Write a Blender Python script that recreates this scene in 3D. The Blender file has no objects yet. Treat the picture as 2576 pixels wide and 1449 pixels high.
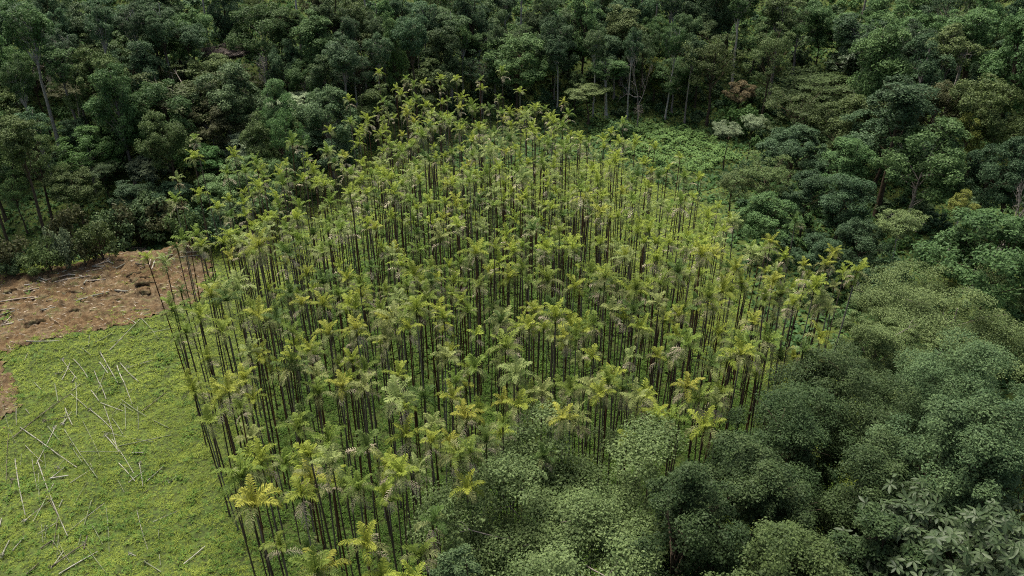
import bpy, math, random
import numpy as np
from mathutils import Vector, Matrix

# ------------------------------------------------------------------ camera, world, sun, exposure
SC = bpy.context.scene
COL = SC.collection
CH = 65.0                       # camera height above the valley floor
PITCH = math.radians(30.0)
FPX = 2003.0                    # focal length for a 2576 px wide picture
cam_d = bpy.data.cameras.new('camera')
cam = bpy.data.objects.new('camera', cam_d)
COL.objects.link(cam)
cam.location = (0, 0, CH)
cam.rotation_euler = (math.pi / 2 - PITCH, 0, 0)
cam_d.sensor_width = 36.0
cam_d.lens = FPX / 2576 * 36.0
cam_d.clip_end = 4000
SC.camera = cam

SUN_EL, SUN_AZ = 66.0, -30.0     # azimuth measured from +Y towards +X
W = bpy.data.worlds.new('World')
SC.world = W
W.use_nodes = True
nt = W.node_tree
nt.nodes.clear()
sky = nt.nodes.new('ShaderNodeTexSky')
sky.sky_type = 'NISHITA'
sky.sun_disc = False
sky.sun_elevation = math.radians(SUN_EL)
sky.sun_rotation = math.radians(SUN_AZ)
sky.air_density = 1.0
sky.dust_density = 8.0
sky.ozone_density = 0.2
bg = nt.nodes.new('ShaderNodeBackground')
bg.inputs['Strength'].default_value = 0.053
wo = nt.nodes.new('ShaderNodeOutputWorld')
nt.links.new(sky.outputs[0], bg.inputs[0])
nt.links.new(bg.outputs[0], wo.inputs[0])
sl = bpy.data.lights.new('sun', 'SUN')
sl.energy = 1.5
sl.angle = math.radians(28)
sl.color = (1.0, 0.95, 0.86)
so = bpy.data.objects.new('sun', sl)
COL.objects.link(so)
_el, _az = math.radians(SUN_EL), math.radians(SUN_AZ)
_sd = Vector((math.sin(_az) * math.cos(_el), math.cos(_az) * math.cos(_el), math.sin(_el)))
so.rotation_euler = _sd.to_track_quat('Z', 'Y').to_euler()
SC.view_settings.view_transform = 'Standard'
SC.view_settings.look = 'None'
SC.view_settings.exposure = 1.92
SC.view_settings.gamma = 1.0
SC.render.engine = 'CYCLES'
SC.cycles.use_denoising = False
SC.cycles.filter_width = 1.1
SC.cycles.max_bounces = 5
SC.cycles.diffuse_bounces = 2
SC.cycles.glossy_bounces = 1
SC.cycles.transmission_bounces = 2

RNG = np.random.default_rng(7)
random.seed(11)

# ------------------------------------------------------------------ view geometry helpers (2576 x 1449 picture)
CO = np.array([0, 0, CH])
FW = np.array([0, math.cos(PITCH), -math.sin(PITCH)])
UP = np.array([0, math.sin(PITCH), math.cos(PITCH)])
RT = np.array([1.0, 0, 0])


def ray(u, v):
    d = FW + (u - 1288) / FPX * RT - (v - 724.5) / FPX * UP
    return d / np.linalg.norm(d)


def proj(p):
    q = np.asarray(p, float) - CO
    w = q @ FW
    return 1288 + FPX * (q @ RT) / w, 724.5 - FPX * (q @ UP) / w, w


def plane_pt(u, v, z):
    d = ray(u, v)
    s = (z - CH) / d[2]
    p = CO + d * s
    return p[0], p[1]


def smooth(t):
    t = np.clip(t, 0, 1)
    return t * t * (3 - 2 * t)


_PH = np.random.default_rng(3).uniform(0, 6.28, (40, 2))
_DR = np.random.default_rng(4).uniform(0, 6.28, 40)


def wav(x, y, scale, k0, n=4):
    """smooth undulation in -1..1"""
    r = 0
    for k in range(k0, k0 + n):
        a = _DR[k]
        f = 6.28 / scale * (0.7 + 0.25 * (k - k0))
        r = r + np.sin((x * math.cos(a) + y * math.sin(a)) * f + _PH[k, 0] + 1.3 * np.sin((x * math.sin(a) - y * math.cos(a)) * f * .6 + _PH[k, 1]))
    return r / n


# ------------------------------------------------------------------ areas
CROWN_Z = 20.0
GROVE_PX = [(570, 520), (545, 600), (520, 700), (500, 800), (480, 900), (505, 1010), (565, 1120), (640, 1290), (720, 1470), (830, 1800), (1250, 1800),
            (1080, 1440), (1260, 1200), (1500, 1110), (1790, 1110), (1900, 960), (2055, 880), (2130, 790), (2165, 680), (1960, 600),
            (1830, 590), (1800, 480), (1730, 450), (1610, 415), (1520, 365), (1450, 322), (1420, 268), (1330, 262), (1240, 240), (1130, 225),
            (1050, 198), (915, 190), (905, 330), (840, 345), (790, 390), (720, 400), (650, 430), (600, 465)]
GROVE = np.array([plane_pt(u, v, CROWN_Z) for u, v in GROVE_PX])
SOIL_PX = [(-260, 700), (0, 695), (130, 682), (210, 664), (290, 630), (355, 606), (420, 606), (500, 628), (540, 660), (520, 720), (470, 770),
           (360, 805), (250, 830), (120, 850), (40, 872), (-40, 900), (-260, 930)]
SOIL = np.array([plane_pt(u, v, 0.3) for u, v in SOIL_PX])
SOIL2 = np.array([plane_pt(u, v, 0.3) for u, v in [(-120, 880), (20, 900), (42, 960), (38, 1030), (10, 1060), (-120, 1070)]])
FIELD_PX = [(-700, 905), (0, 690), (210, 664), (355, 606), (500, 600), (600, 560)]
FIELD = np.array([plane_pt(u, v, 0.0) for u, v in FIELD_PX] + [tuple(p) for p in GROVE[::-1][3:][:0]] +
                 [plane_pt(900, 470, 0), plane_pt(1500, 400, 0), plane_pt(1800, 520, 0), plane_pt(1900, 800, 0), plane_pt(1400, 1300, 0), (8, 30), (-80, 30)])
PATCH = np.array([plane_pt(u, v, 0.6) for u, v in [(1490, 312), (1600, 312), (1770, 335), (1865, 400), (1755, 432), (1600, 395), (1510, 365)]])


def inside(poly, x, y):
    x = np.asarray(x, float)
    y = np.asarray(y, float)
    r = np.zeros(np.broadcast(x, y).shape, bool)
    n = len(poly)
    for i in range(n):
        x0, y0 = poly[i]
        x1, y1 = poly[(i + 1) % n]
        c = ((y0 > y) != (y1 > y)) & (x < (x1 - x0) * (y - y0) / (y1 - y0 + 1e-12) + x0)
        r ^= c
    return r


def edge_dist(poly, x, y):
    x = np.asarray(x, float)
    y = np.asarray(y, float)
    best = np.full(np.broadcast(x, y).shape, 1e9)
    n = len(poly)
    for i in range(n):
        x0, y0 = poly[i]
        dx, dy = poly[(i + 1) % n][0] - x0, poly[(i + 1) % n][1] - y0
        t = np.clip(((x - x0) * dx + (y - y0) * dy) / (dx * dx + dy * dy + 1e-9), 0, 1)
        best = np.minimum(best, np.hypot(x - x0 - t * dx, y - y0 - t * dy))
    return best


def sdist(poly, x, y):
    d = edge_dist(poly, x, y)
    return np.where(inside(poly, x, y), -d, d)


# ------------------------------------------------------------------ terrain
def ramp(t, w=20.0):
    """0 for t<0, then bends into slope 1"""
    t = np.maximum(t, 0)
    return np.where(t < w, t * t / (2 * w), t - w / 2)


def height(x, y):
    x = np.asarray(x, float)
    y = np.asarray(y, float)
    yf = np.interp(x, [-200, -80, -45, -10, 40, 80, 200], [128, 136, 152, 184, 182, 176, 150])
    far = 0.34 * ramp(y - yf, 24)
    xr = np.interp(y, [0, 40, 83, 120, 170, 260, 400], [10, 16, 44, 52, 62, 90, 120])
    rt = 0.30 * ramp(x - xr, 18)
    z = np.maximum(far, rt) + 0.25 * np.minimum(far, rt)
    z = 75 * (1 - np.exp(-z / 75)) * 1.02
    # gully behind the soil bank
    gx = np.interp(x, [-130, -70, -45, -35], [1, 1, .8, 0])
    yb = np.interp(x, [-95, -62, -50, -42], [118, 124, 136, 136])
    z = z - 3.2 * gx * smooth((y - yb - .5) / 5) * (1 - smooth((y - yb - 12) / 12))
    z = z + 2.0 * np.interp(x, [-100, -75, -58, -50, -43, -38], [0, .35, .8, 1, .7, 0]) * np.exp(-((y - yb + 3.0) / 4.5) ** 2)
    hill = smooth((z - 1) / 6) * smooth((np.abs(y - yb + 3) - 3) / 6 + (x > -36))
    z = z + wav(x, y, 46, 0) * (0.5 + 2.0 * hill) + wav(x, y, 15, 5) * (.18 + .5 * hill)
    z = z + wav(x, y, 4.2, 10) * 0.27 + wav(x, y, 1.9, 15) * 0.16
    return z


_GS = np.arange(20, 700, 1.0)


def ground_pt(u, v):
    d = ray(u, v)
    P = CO + d * _GS[:, None]
    hit = np.nonzero(P[:, 2] < height(P[:, 0], P[:, 1]))[0]
    s = _GS[hit[0]] if len(hit) else 600.0
    if len(hit):
        f = s - 1 + np.linspace(0, 1, 41)
        P = CO + d * f[:, None]
        k = np.nonzero(P[:, 2] < height(P[:, 0], P[:, 1]))[0]
        s = f[k[0]] if len(k) else s
    q = CO + d * s
    return np.array([q[0], q[1], float(height(q[0], q[1]))])


# ------------------------------------------------------------------ mesh building
class MB:
    """collects triangles and quads with a material index and a tint per face"""
    def __init__(s):
        s.V, s.F, s.n = [], [], 0

    def add(s, V, F, mat=0, tint=0.5):
        V = np.asarray(V, np.float32).reshape(-1, 3)
        F = np.asarray(F, np.int64)
        k = len(F)
        t = np.broadcast_to(np.asarray(tint, np.float32), (k,))
        m = np.broadcast_to(np.asarray(mat, np.int32), (k,))
        s.V.append(V)
        s.F.append((F + s.n, m, t))
        s.n += len(V)

    def mesh(s, name, mats, smooth_shade=False):
        me = bpy.data.meshes.new(name)
        if not s.V:
            return me
        V = np.concatenate(s.V)
        li, ls, mi, ti = [], [], [], []
        for F, m, t in s.F:
            li.append(F.ravel())
            ls.append(np.full(len(F), F.shape[1]))
            mi.append(m)
            ti.append(t)
        li = np.concatenate(li)
        ls = np.concatenate(ls)
        st = np.concatenate([[0], np.cumsum(ls)[:-1]])
        me.vertices.add(len(V))
        me.vertices.foreach_set('co', V.ravel())
        me.loops.add(len(li))
        me.loops.foreach_set('vertex_index', li.astype(np.int32))
        me.polygons.add(len(ls))
        me.polygons.foreach_set('loop_start', st.astype(np.int32))
        me.polygons.foreach_set('material_index', np.concatenate(mi).astype(np.int32))
        if smooth_shade:
            me.polygons.foreach_set('use_smooth', np.ones(len(ls), bool))
        for m in mats:
            me.materials.append(m)
        a = me.attributes.new('tint', 'FLOAT', 'FACE')
        a.data.foreach_set('value', np.concatenate(ti).astype(np.float32))
        me.update(calc_edges=True)
        return me


def norm(a):
    return a / (np.linalg.norm(a, axis=-1, keepdims=True) + 1e-9)


def leaves(mb, P, N, L, Wd, rng, mat=0, tint=0.5, T=None, fold=0.12):
    """rhombic leaves centred on P facing N"""
    n = len(P)
    if T is None:
        T = rng.normal(size=(n, 3))
    T = norm(T - N * np.sum(T * N, 1, keepdims=True))
    B = np.cross(N, T)
    L = np.broadcast_to(L, (n,))[:, None]
    Wd = np.broadcast_to(Wd, (n,))[:, None]
    V = np.empty((n, 4, 3), np.float32)
    V[:, 0] = P + T * L * .5
    V[:, 1] = P + B * Wd * .5 + N * Wd * fold - T * L * .06
    V[:, 2] = P - T * L * .5
    V[:, 3] = P - B * Wd * .5 + N * Wd * fold - T * L * .06
    F = np.arange(n * 4).reshape(n, 4)
    mb.add(V.reshape(-1, 3), F, mat, tint)


def tube(mb, pts, radii, sides=6, mat=0, tint=0.5, cap=True):
    pts = np.asarray(pts, float)
    n = len(pts)
    tg = norm(np.gradient(pts, axis=0))
    ref = np.array([1.0, 0, 0]) if abs(tg[0][0]) < .8 else np.array([0, 1.0, 0])
    a = norm(np.cross(tg, ref))
    b = np.cross(tg, a)
    th = np.linspace(0, 2 * np.pi, sides, endpoint=False)
    r = np.broadcast_to(radii, (n,))
    V = pts[:, None] + (a[:, None] * np.cos(th)[None, :, None] + b[:, None] * np.sin(th)[None, :, None]) * r[:, None, None]
    i = np.arange(n - 1)[:, None] * sides
    j = np.arange(sides)[None]
    k = (j + 1) % sides
    F = np.stack([i + j, i + k, i + sides + k, i + sides + j], -1).reshape(-1, 4)
    mb.add(V.reshape(-1, 3), F, mat, tint)
    if cap:
        for s, o in ((0, -1), (n - 1, 1)):
            ring = np.vstack([V[s], pts[s][None]])
            f = [(j_, (j_ + 1) % sides, sides) if o > 0 else ((j_ + 1) % sides, j_, sides) for j_ in range(sides)]
            mb.add(ring, f, mat, tint)


# ------------------------------------------------------------------ materials
def mat_nodes(name):
    m = bpy.data.materials.new(name)
    m.use_nodes = True
    nt = m.node_tree
    nt.nodes.clear()
    out = nt.nodes.new('ShaderNodeOutputMaterial')
    return m, nt, out


def leaf_mat(name, a, b, trans=0.28, rough=0.6, spec=0.16, vary=0.25):
    m, nt, out = mat_nodes(name)
    at = nt.nodes.new('ShaderNodeAttribute')
    at.attribute_name = 'tint'
    mix = nt.nodes.new('ShaderNodeMix')
    mix.data_type = 'RGBA'
    mix.inputs[6].default_value = (*a, 1)
    mix.inputs[7].default_value = (*b, 1)
    nt.links.new(at.outputs['Fac'], mix.inputs[0])
    oi = nt.nodes.new('ShaderNodeObjectInfo')
    hs = nt.nodes.new('ShaderNodeHueSaturation')
    mr = nt.nodes.new('ShaderNodeMapRange')
    mr.inputs[3].default_value = 1 - vary
    mr.inputs[4].default_value = 1 + vary
    nt.links.new(oi.outputs['Random'], mr.inputs[0])
    nt.links.new(mr.outputs[0], hs.inputs['Value'])
    mu = nt.nodes.new('ShaderNodeMath')
    mu.operation = 'MULTIPLY'
    mu.inputs[1].default_value = 7.31
    fr = nt.nodes.new('ShaderNodeMath')
    fr.operation = 'FRACT'
    nt.links.new(oi.outputs['Random'], mu.inputs[0])
    nt.links.new(mu.outputs[0], fr.inputs[0])
    mh = nt.nodes.new('ShaderNodeMapRange')
    mh.inputs[3].default_value = 0.490
    mh.inputs[4].default_value = 0.510
    nt.links.new(fr.outputs[0], mh.inputs[0])
    nt.links.new(mh.outputs[0], hs.inputs['Hue'])
    nt.links.new(mix.outputs[2], hs.inputs['Color'])
    p = nt.nodes.new('ShaderNodeBsdfPrincipled')
    p.inputs['Roughness'].default_value = rough
    p.inputs['Specular IOR Level'].default_value = spec
    nt.links.new(hs.outputs[0], p.inputs['Base Color'])
    if trans > 0:
        t = nt.nodes.new('ShaderNodeBsdfTranslucent')
        nt.links.new(hs.outputs[0], t.inputs['Color'])
        ms = nt.nodes.new('ShaderNodeMixShader')
        ms.inputs[0].default_value = trans
        nt.links.new(p.outputs[0], ms.inputs[1])
        nt.links.new(t.outputs[0], ms.inputs[2])
        nt.links.new(ms.outputs[0], out.inputs[0])
    else:
        nt.links.new(p.outputs[0], out.inputs[0])
    return m


def bark_mat(name, a, b, scale=(6, 6, 2), speck=None, rough=0.9, bump=0.3, lo=.35, hi=.65):
    m, nt, out = mat_nodes(name)
    tc = nt.nodes.new('ShaderNodeTexCoord')
    mp = nt.nodes.new('ShaderNodeMapping')
    mp.inputs['Scale'].default_value = scale
    oi = nt.nodes.new('ShaderNodeObjectInfo')
    nt.links.new(tc.outputs['Object'], mp.inputs['Vector'])
    no = nt.nodes.new('ShaderNodeTexNoise')
    no.noise_dimensions = '4D'
    no.inputs['Scale'].default_value = 1
    no.inputs['Detail'].default_value = 5
    mw = nt.nodes.new('ShaderNodeMath')
    mw.operation = 'MULTIPLY'
    mw.inputs[1].default_value = 40
    nt.links.new(oi.outputs['Random'], mw.inputs[0])
    nt.links.new(mw.outputs[0], no.inputs['W'])
    nt.links.new(mp.outputs[0], no.inputs['Vector'])
    cr = nt.nodes.new('ShaderNodeValToRGB')
    cr.color_ramp.elements[0].position = lo
    cr.color_ramp.elements[1].position = hi
    cr.color_ramp.elements[0].color = (*a, 1)
    cr.color_ramp.elements[1].color = (*b, 1)
    nt.links.new(no.outputs['Fac'], cr.inputs[0])
    col = cr.outputs[0]
    if speck:
        vo = nt.nodes.new('ShaderNodeTexNoise')
        vo.inputs['Scale'].default_value = 3.0
        vo.inputs['Detail'].default_value = 2
        nt.links.new(tc.outputs['Object'], vo.inputs['Vector'])
        r2 = nt.nodes.new('ShaderNodeValToRGB')
        r2.color_ramp.elements[0].position = .66
        r2.color_ramp.elements[1].position = .70
        nt.links.new(vo.outputs['Fac'], r2.inputs[0])
        mx = nt.nodes.new('ShaderNodeMix')
        mx.data_type = 'RGBA'
        nt.links.new(r2.outputs[0], mx.inputs[0])
        nt.links.new(col, mx.inputs[6])
        mx.inputs[7].default_value = (*speck, 1)
        col = mx.outputs[2]
    p = nt.nodes.new('ShaderNodeBsdfPrincipled')
    p.inputs['Roughness'].default_value = rough
    p.inputs['Specular IOR Level'].default_value = 0.06
    nt.links.new(col, p.inputs['Base Color'])
    if bump:
        bn = nt.nodes.new('ShaderNodeBump')
        bn.inputs['Strength'].default_value = bump
        bn.inputs['Distance'].default_value = 0.05
        nt.links.new(no.outputs['Fac'], bn.inputs['Height'])
        nt.links.new(bn.outputs[0], p.inputs['Normal'])
    nt.links.new(p.outputs[0], out.inputs[0])
    return m


LM = {  # dark, blue-green and mid leaves lightened: distance haze put into their colour
    'dark': leaf_mat('dark_leaf', (.027, .062, .028), (.082, .146, .064)),
    'teal': leaf_mat('blue_green_leaf', (.035, .070, .029), (.108, .164, .066)),
    'mid': leaf_mat('mid_green_leaf', (.036, .084, .026), (.114, .196, .064)),
    'olive': leaf_mat('olive_leaf', (.038, .066, .020), (.108, .158, .050)),
    'deep': leaf_mat('deep_green_leaf', (.018, .040, .014), (.066, .104, .036)),
    'pale': leaf_mat('pale_leaf', (.085, .125, .065), (.20, .26, .145)),
    'brown': leaf_mat('brown_green_leaf', (.042, .052, .020), (.095, .104, .044)),
    'bright': leaf_mat('bright_green_leaf', (.035, .090, .022), (.095, .19, .050)),
    'yellow': leaf_mat('yellow_green_leaf', (.10, .13, .025), (.24, .26, .06)),
    'tan': leaf_mat('tan_blossom', (.14, .115, .060), (.30, .245, .14)),
    'plum': leaf_mat('grey_purple_leaf', (.075, .062, .055), (.15, .125, .105)),
    'greyolive': leaf_mat('grey_olive_leaf', (.052, .088, .028), (.170, .232, .085)),
    'bigleaf': leaf_mat('broad_grey_green_leaf', (.019, .042, .016), (.078, .122, .050), rough=.5, spec=.3, vary=.08),
}
BK = {
    'pale': bark_mat('pale_bark', (.22, .20, .17), (.45, .43, .38)),
    'brown': bark_mat('brown_bark', (.035, .026, .018), (.10, .078, .055)),
    'grey': bark_mat('grey_bark', (.13, .115, .10), (.26, .235, .20)),
    'twig': bark_mat('grey_twig', (.15, .13, .115), (.28, .25, .225), bump=0),
    'bone': bark_mat('bleached_wood', (.30, .27, .23), (.50, .46, .40), bump=0),
}
FR = {
    'bright': leaf_mat('bright_frond', (.095, .140, .016), (.270, .318, .048), trans=.35, vary=.15),
    'yellow': leaf_mat('yellowing_frond', (.14, .165, .020), (.32, .335, .06), trans=.35, vary=.12),
    'green': leaf_mat('green_frond', (.060, .102, .015), (.165, .225, .040), trans=.32, vary=.18),
    'dark': leaf_mat('dark_frond', (.022, .048, .011), (.075, .120, .026), trans=.25, vary=.18),
    'pale': leaf_mat('pale_frond', (.12, .165, .045), (.27, .32, .11), trans=.35, vary=.12),
}
OLDF = leaf_mat('old_frond', (.12, .148, .045), (.33, .35, .16), trans=.3, vary=.2)
DEADF = leaf_mat('dry_frond', (.18, .16, .10), (.46, .415, .29), trans=.2, vary=.2)
SHAFT = bark_mat('palm_crownshaft', (.035, .030, .012), (.10, .10, .03), bump=0)  # darkened: the shade under the palm crown is put into this colour
PT = {
    'black': bark_mat('black_palm_bark', (.034, .025, .018), (.125, .094, .070), (3, 3, 6), speck=(.30, .30, .28)),
    'red': bark_mat('red_brown_palm_bark', (.042, .021, .012), (.130, .068, .040), (3, 3, 6)),
    'grey': bark_mat('grey_brown_palm_bark', (.065, .054, .042), (.17, .146, .118), (3, 3, 6)),
    'pale': bark_mat('pale_palm_bark', (.10, .095, .075), (.22, .21, .17), (3, 3, 6)),
}
LOGM = {
    'p': bark_mat('pale_log_bark', (.12, .125, .095), (.29, .29, .24), (2, 2, 5)),
    'w': bark_mat('bleached_log_bark', (.20, .195, .165), (.40, .39, .34), (2, 2, 5)),
    'g': bark_mat('mossy_log_bark', (.075, .095, .05), (.20, .22, .145), (2, 2, 5)),
    'd': bark_mat('dark_log_bark', (.035, .028, .022), (.16, .14, .115), (2, 2, 5)),
    'b': bark_mat('brown_log_bark', (.16, .135, .10), (.38, .33, .265), (2, 2, 5)),
}

# ------------------------------------------------------------------ object helpers
def link(name, me, parent=None, loc=(0, 0, 0), scale=(1, 1, 1), rot=(0, 0, 0), mats=None):
    o = bpy.data.objects.new(name, me)
    COL.objects.link(o)
    if parent is not None:
        o.parent = parent
    o.location = loc
    o.scale = scale
    o.rotation_euler = rot
    if mats:
        for i, m in enumerate(mats):
            o.material_slots[i].link = 'OBJECT'
            o.material_slots[i].material = m
    return o


def root(name, cat, loc, rot=(0, 0, 0), group=None):
    o = bpy.data.objects.new(name, None)
    COL.objects.link(o)
    o.empty_display_size = 0.3
    o.location = loc
    o.rotation_euler = rot
    o['category'] = cat
    if group:
        o['group'] = group
    return o


LABELS = []            # (object, look phrase, place phrase, u)


def say(o, look, place, u, v=0):
    LABELS.append((o, look, place, u, v))


def structure(name, me):
    o = link(name, me)
    o['kind'] = 'structure'
    return o


def stuff(name, me, label, cat):
    o = link(name, me)
    o['kind'] = 'stuff'
    o['label'] = label
    o['category'] = cat
    return o


# ------------------------------------------------------------------ ground
def ground_mat():
    m, nt, out = mat_nodes('valley_ground')
    tc = nt.nodes.new('ShaderNodeTexCoord')
    n1 = nt.nodes.new('ShaderNodeTexNoise')
    n1.inputs['Scale'].default_value = .12
    n1.inputs['Detail'].default_value = 8
    n2 = nt.nodes.new('ShaderNodeTexNoise')
    n2.inputs['Scale'].default_value = 2.2
    n2.inputs['Detail'].default_value = 6
    for n in (n1, n2):
        nt.links.new(tc.outputs['Object'], n.inputs['Vector'])
    c1 = nt.nodes.new('ShaderNodeValToRGB')
    e = c1.color_ramp.elements
    e[0].position, e[0].color = .32, (.030, .036, .016, 1)
    e[1].position, e[1].color = .68, (.075, .115, .026, 1)
    nt.links.new(n2.outputs['Fac'], c1.inputs[0])
    c2 = nt.nodes.new('ShaderNodeValToRGB')
    c2.color_ramp.elements[0].position, c2.color_ramp.elements[0].color = .35, (.75, .8, .75, 1)
    c2.color_ramp.elements[1].position, c2.color_ramp.elements[1].color = .65, (1.15, 1.1, 1.0, 1)
    nt.links.new(n1.outputs['Fac'], c2.inputs[0])
    mx = nt.nodes.new('ShaderNodeMix')
    mx.data_type = 'RGBA'
    mx.blend_type = 'MULTIPLY'
    mx.inputs[0].default_value = 1
    nt.links.new(c1.outputs[0], mx.inputs[6])
    nt.links.new(c2.outputs[0], mx.inputs[7])
    p = nt.nodes.new('ShaderNodeBsdfPrincipled')
    p.inputs['Roughness'].default_value = .95
    p.inputs['Specular IOR Level'].default_value = .1
    nt.links.new(mx.outputs[2], p.inputs['Base Color'])
    bn = nt.nodes.new('ShaderNodeBump')
    bn.inputs['Strength'].default_value = .8
    bn.inputs['Distance'].default_value = .15
    nt.links.new(n2.outputs['Fac'], bn.inputs['Height'])
    nt.links.new(bn.outputs[0], p.inputs['Normal'])
    nt.links.new(p.outputs[0], out.inputs[0])
    return m


def grid_mesh(xs, ys, zf, name, mats, keep=None):
    X, Y = np.meshgrid(xs, ys)
    Z = zf(X, Y)
    nx, ny = len(xs), len(ys)
    V = np.stack([X, Y, Z], -1).reshape(-1, 3)
    i = np.arange(ny - 1)[:, None] * nx
    j = np.arange(nx - 1)[None]
    F = np.stack([i + j, i + j + 1, i + nx + j + 1, i + nx + j], -1).reshape(-1, 4)
    if keep is not None:
        k = keep(X, Y).reshape(-1)
        F = F[k[F].all(1)]
        used = np.unique(F)
        mp = np.full(len(V), -1)
        mp[used] = np.arange(len(used))
        V, F = V[used], mp[F]
    mb = MB()
    mb.add(V, F)
    return mb.mesh(name, mats, True)


xs = np.concatenate([np.arange(-900, -110, 12), np.arange(-110, 110, .8), np.arange(110, 900, 12)])
ys = np.concatenate([np.arange(-200, 30, 10), np.arange(30, 190, .8), np.arange(190, 400, 2.5), np.arange(400, 1500, 25)])
structure('ground', grid_mesh(xs, ys, height, 'ground', [ground_mat()]))


def soil_mat():
    m, nt, out = mat_nodes('turned_red_soil')
    tc = nt.nodes.new('ShaderNodeTexCoord')
    n1 = nt.nodes.new('ShaderNodeTexNoise')
    n1.inputs['Scale'].default_value = .16
    n1.inputs['Detail'].default_value = 9
    n1.inputs['Roughness'].default_value = .65
    n2 = nt.nodes.new('ShaderNodeTexNoise')
    n2.inputs['Scale'].default_value = 1.6
    n2.inputs['Detail'].default_value = 8
    n2.inputs['Roughness'].default_value = .7
    n3 = nt.nodes.new('ShaderNodeTexNoise')
    n3.inputs['Scale'].default_value = .5
    n3.inputs['Detail'].default_value = 9
    n3.inputs['Roughness'].default_value = .75
    for n in (n1, n2, n3):
        nt.links.new(tc.outputs['Object'], n.inputs['Vector'])
    c1 = nt.nodes.new('ShaderNodeValToRGB')
    e = c1.color_ramp.elements
    e[0].position, e[0].color = .30, (.036, .022, .014, 1)
    e[1].position, e[1].color = .72, (.180, .150, .100, 1)
    k = c1.color_ramp.elements.new(.5)
    k.color = (.090, .068, .042, 1)
    nt.links.new(n2.outputs['Fac'], c1.inputs[0])
    c2 = nt.nodes.new('ShaderNodeValToRGB')
    e = c2.color_ramp.elements
    e[0].position, e[0].color = .42, (1.0, .87, .70, 1)
    e[1].position, e[1].color = .62, (1.0, 1.0, .95, 1)
    nt.links.new(n1.outputs['Fac'], c2.inputs[0])
    mx = nt.nodes.new('ShaderNodeMix')
    mx.data_type = 'RGBA'
    mx.blend_type = 'MULTIPLY'
    mx.inputs[0].default_value = 1
    nt.links.new(c1.outputs[0], mx.inputs[6])
    nt.links.new(c2.outputs[0], mx.inputs[7])
    c3 = nt.nodes.new('ShaderNodeValToRGB')
    c3.color_ramp.elements[0].position = .54
    c3.color_ramp.elements[1].position = .66
    nt.links.new(n3.outputs['Fac'], c3.inputs[0])
    mg = nt.nodes.new('ShaderNodeMix')
    mg.data_type = 'RGBA'
    mg.inputs[7].default_value = (.085, .095, .035, 1)
    mu = nt.nodes.new('ShaderNodeMath')
    mu.operation = 'MULTIPLY'
    mu.inputs[1].default_value = .85
    nt.links.new(c3.outputs[0], mu.inputs[0])
    nt.links.new(mu.outputs[0], mg.inputs[0])
    nt.links.new(mx.outputs[2], mg.inputs[6])
    p = nt.nodes.new('ShaderNodeBsdfPrincipled')
    p.inputs['Roughness'].default_value = .95
    p.inputs['Specular IOR Level'].default_value = .1
    nt.links.new(mg.outputs[2], p.inputs['Base Color'])
    bn = nt.nodes.new('ShaderNodeBump')
    bn.inputs['Strength'].default_value = .9
    bn.inputs['Distance'].default_value = .2
    nt.links.new(n2.outputs['Fac'], bn.inputs['Height'])
    nt.links.new(bn.outputs[0], p.inputs['Normal'])
    nt.links.new(p.outputs[0], out.inputs[0])
    return m


def soil_raw(x, y):
    d = np.minimum(sdist(SOIL, x, y), sdist(SOIL2, x, y))
    return d + wav(x, y, 7, 20) * 1.1 + wav(x, y, 2.5, 25) * .8 + wav(x, y, 1.1, 26) * .5


def soil_z(x, y):
    d = soil_raw(x, y)
    fur = np.sin((y * .95 + x * .12 + 1.4 * wav(x, y, 14, 28)) * 2.6) * (.6 + .6 * wav(x, y, 6, 11))
    rough = np.maximum(0, wav(x, y, 1.7, 30)) ** 2 * .9 + np.abs(wav(x, y, .95, 33)) * .22
    return height(x, y) + .06 + np.clip(-d, 0, 2) * .05 + np.clip(-d / 2, 0, 1) * (.16 * fur + rough)


SOILM = soil_mat()
structure('bare_soil', grid_mesh(np.arange(-112, -34, .3), np.arange(72, 142, .3), soil_z, 'bare_soil', [SOILM], lambda x, y: soil_raw(x, y) < 0))

# ------------------------------------------------------------------ ground plants (stuff)
def blades(mb, P, rng, n, length, width, tilt=(.35, 1.1), mat=0, tint=None, h0=0.0):
    """n arching blades growing out of every point of P"""
    k = len(P)
    Q = np.repeat(P, n, 0)
    az = rng.uniform(0, 6.283, k * n)
    tl = rng.uniform(*tilt, k * n)
    L = np.repeat(np.broadcast_to(length, (k,)), n) * rng.uniform(.6, 1.2, k * n)
    Wd = np.repeat(np.broadcast_to(width, (k,)), n) * rng.uniform(.7, 1.2, k * n)
    h = np.stack([np.cos(az), np.sin(az), np.zeros_like(az)], -1)
    up = np.array([0, 0, 1.0])
    d = h * np.sin(tl)[:, None] + up * np.cos(tl)[:, None]
    side = np.cross(h, up)
    a = Q + h * .03 * L[:, None]
    mid = a + d * (L * .55)[:, None]
    tip = mid + (h * np.sin(tl + .7)[:, None] + up * np.cos(tl + .7)[:, None]) * (L * .45)[:, None]
    V = np.empty((k * n, 4, 3), np.float32)
    V[:, 0] = a
    V[:, 1] = mid + side * Wd[:, None] * .5
    V[:, 2] = tip
    V[:, 3] = mid - side * Wd[:, None] * .5
    t = rng.uniform(0, 1, k * n) * .5 + np.repeat(np.broadcast_to(tint if tint is not None else .5, (k,)), n) * .5
    mb.add(V.reshape(-1, 3), np.arange(k * n * 4).reshape(-1, 4), mat, t)


def in_view(x, y, z, mu=140, mv=160):
    q = np.stack([x, y, z], -1) - CO
    w = q @ FW
    u = 1288 + FPX * (q @ RT) / np.maximum(w, 1)
    v = 724.5 - FPX * (q @ UP) / np.maximum(w, 1)
    return (w > 5) & (u > -mu) & (u < 2576 + mu) & (v > -mv) & (v < 1449 + mv)


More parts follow.
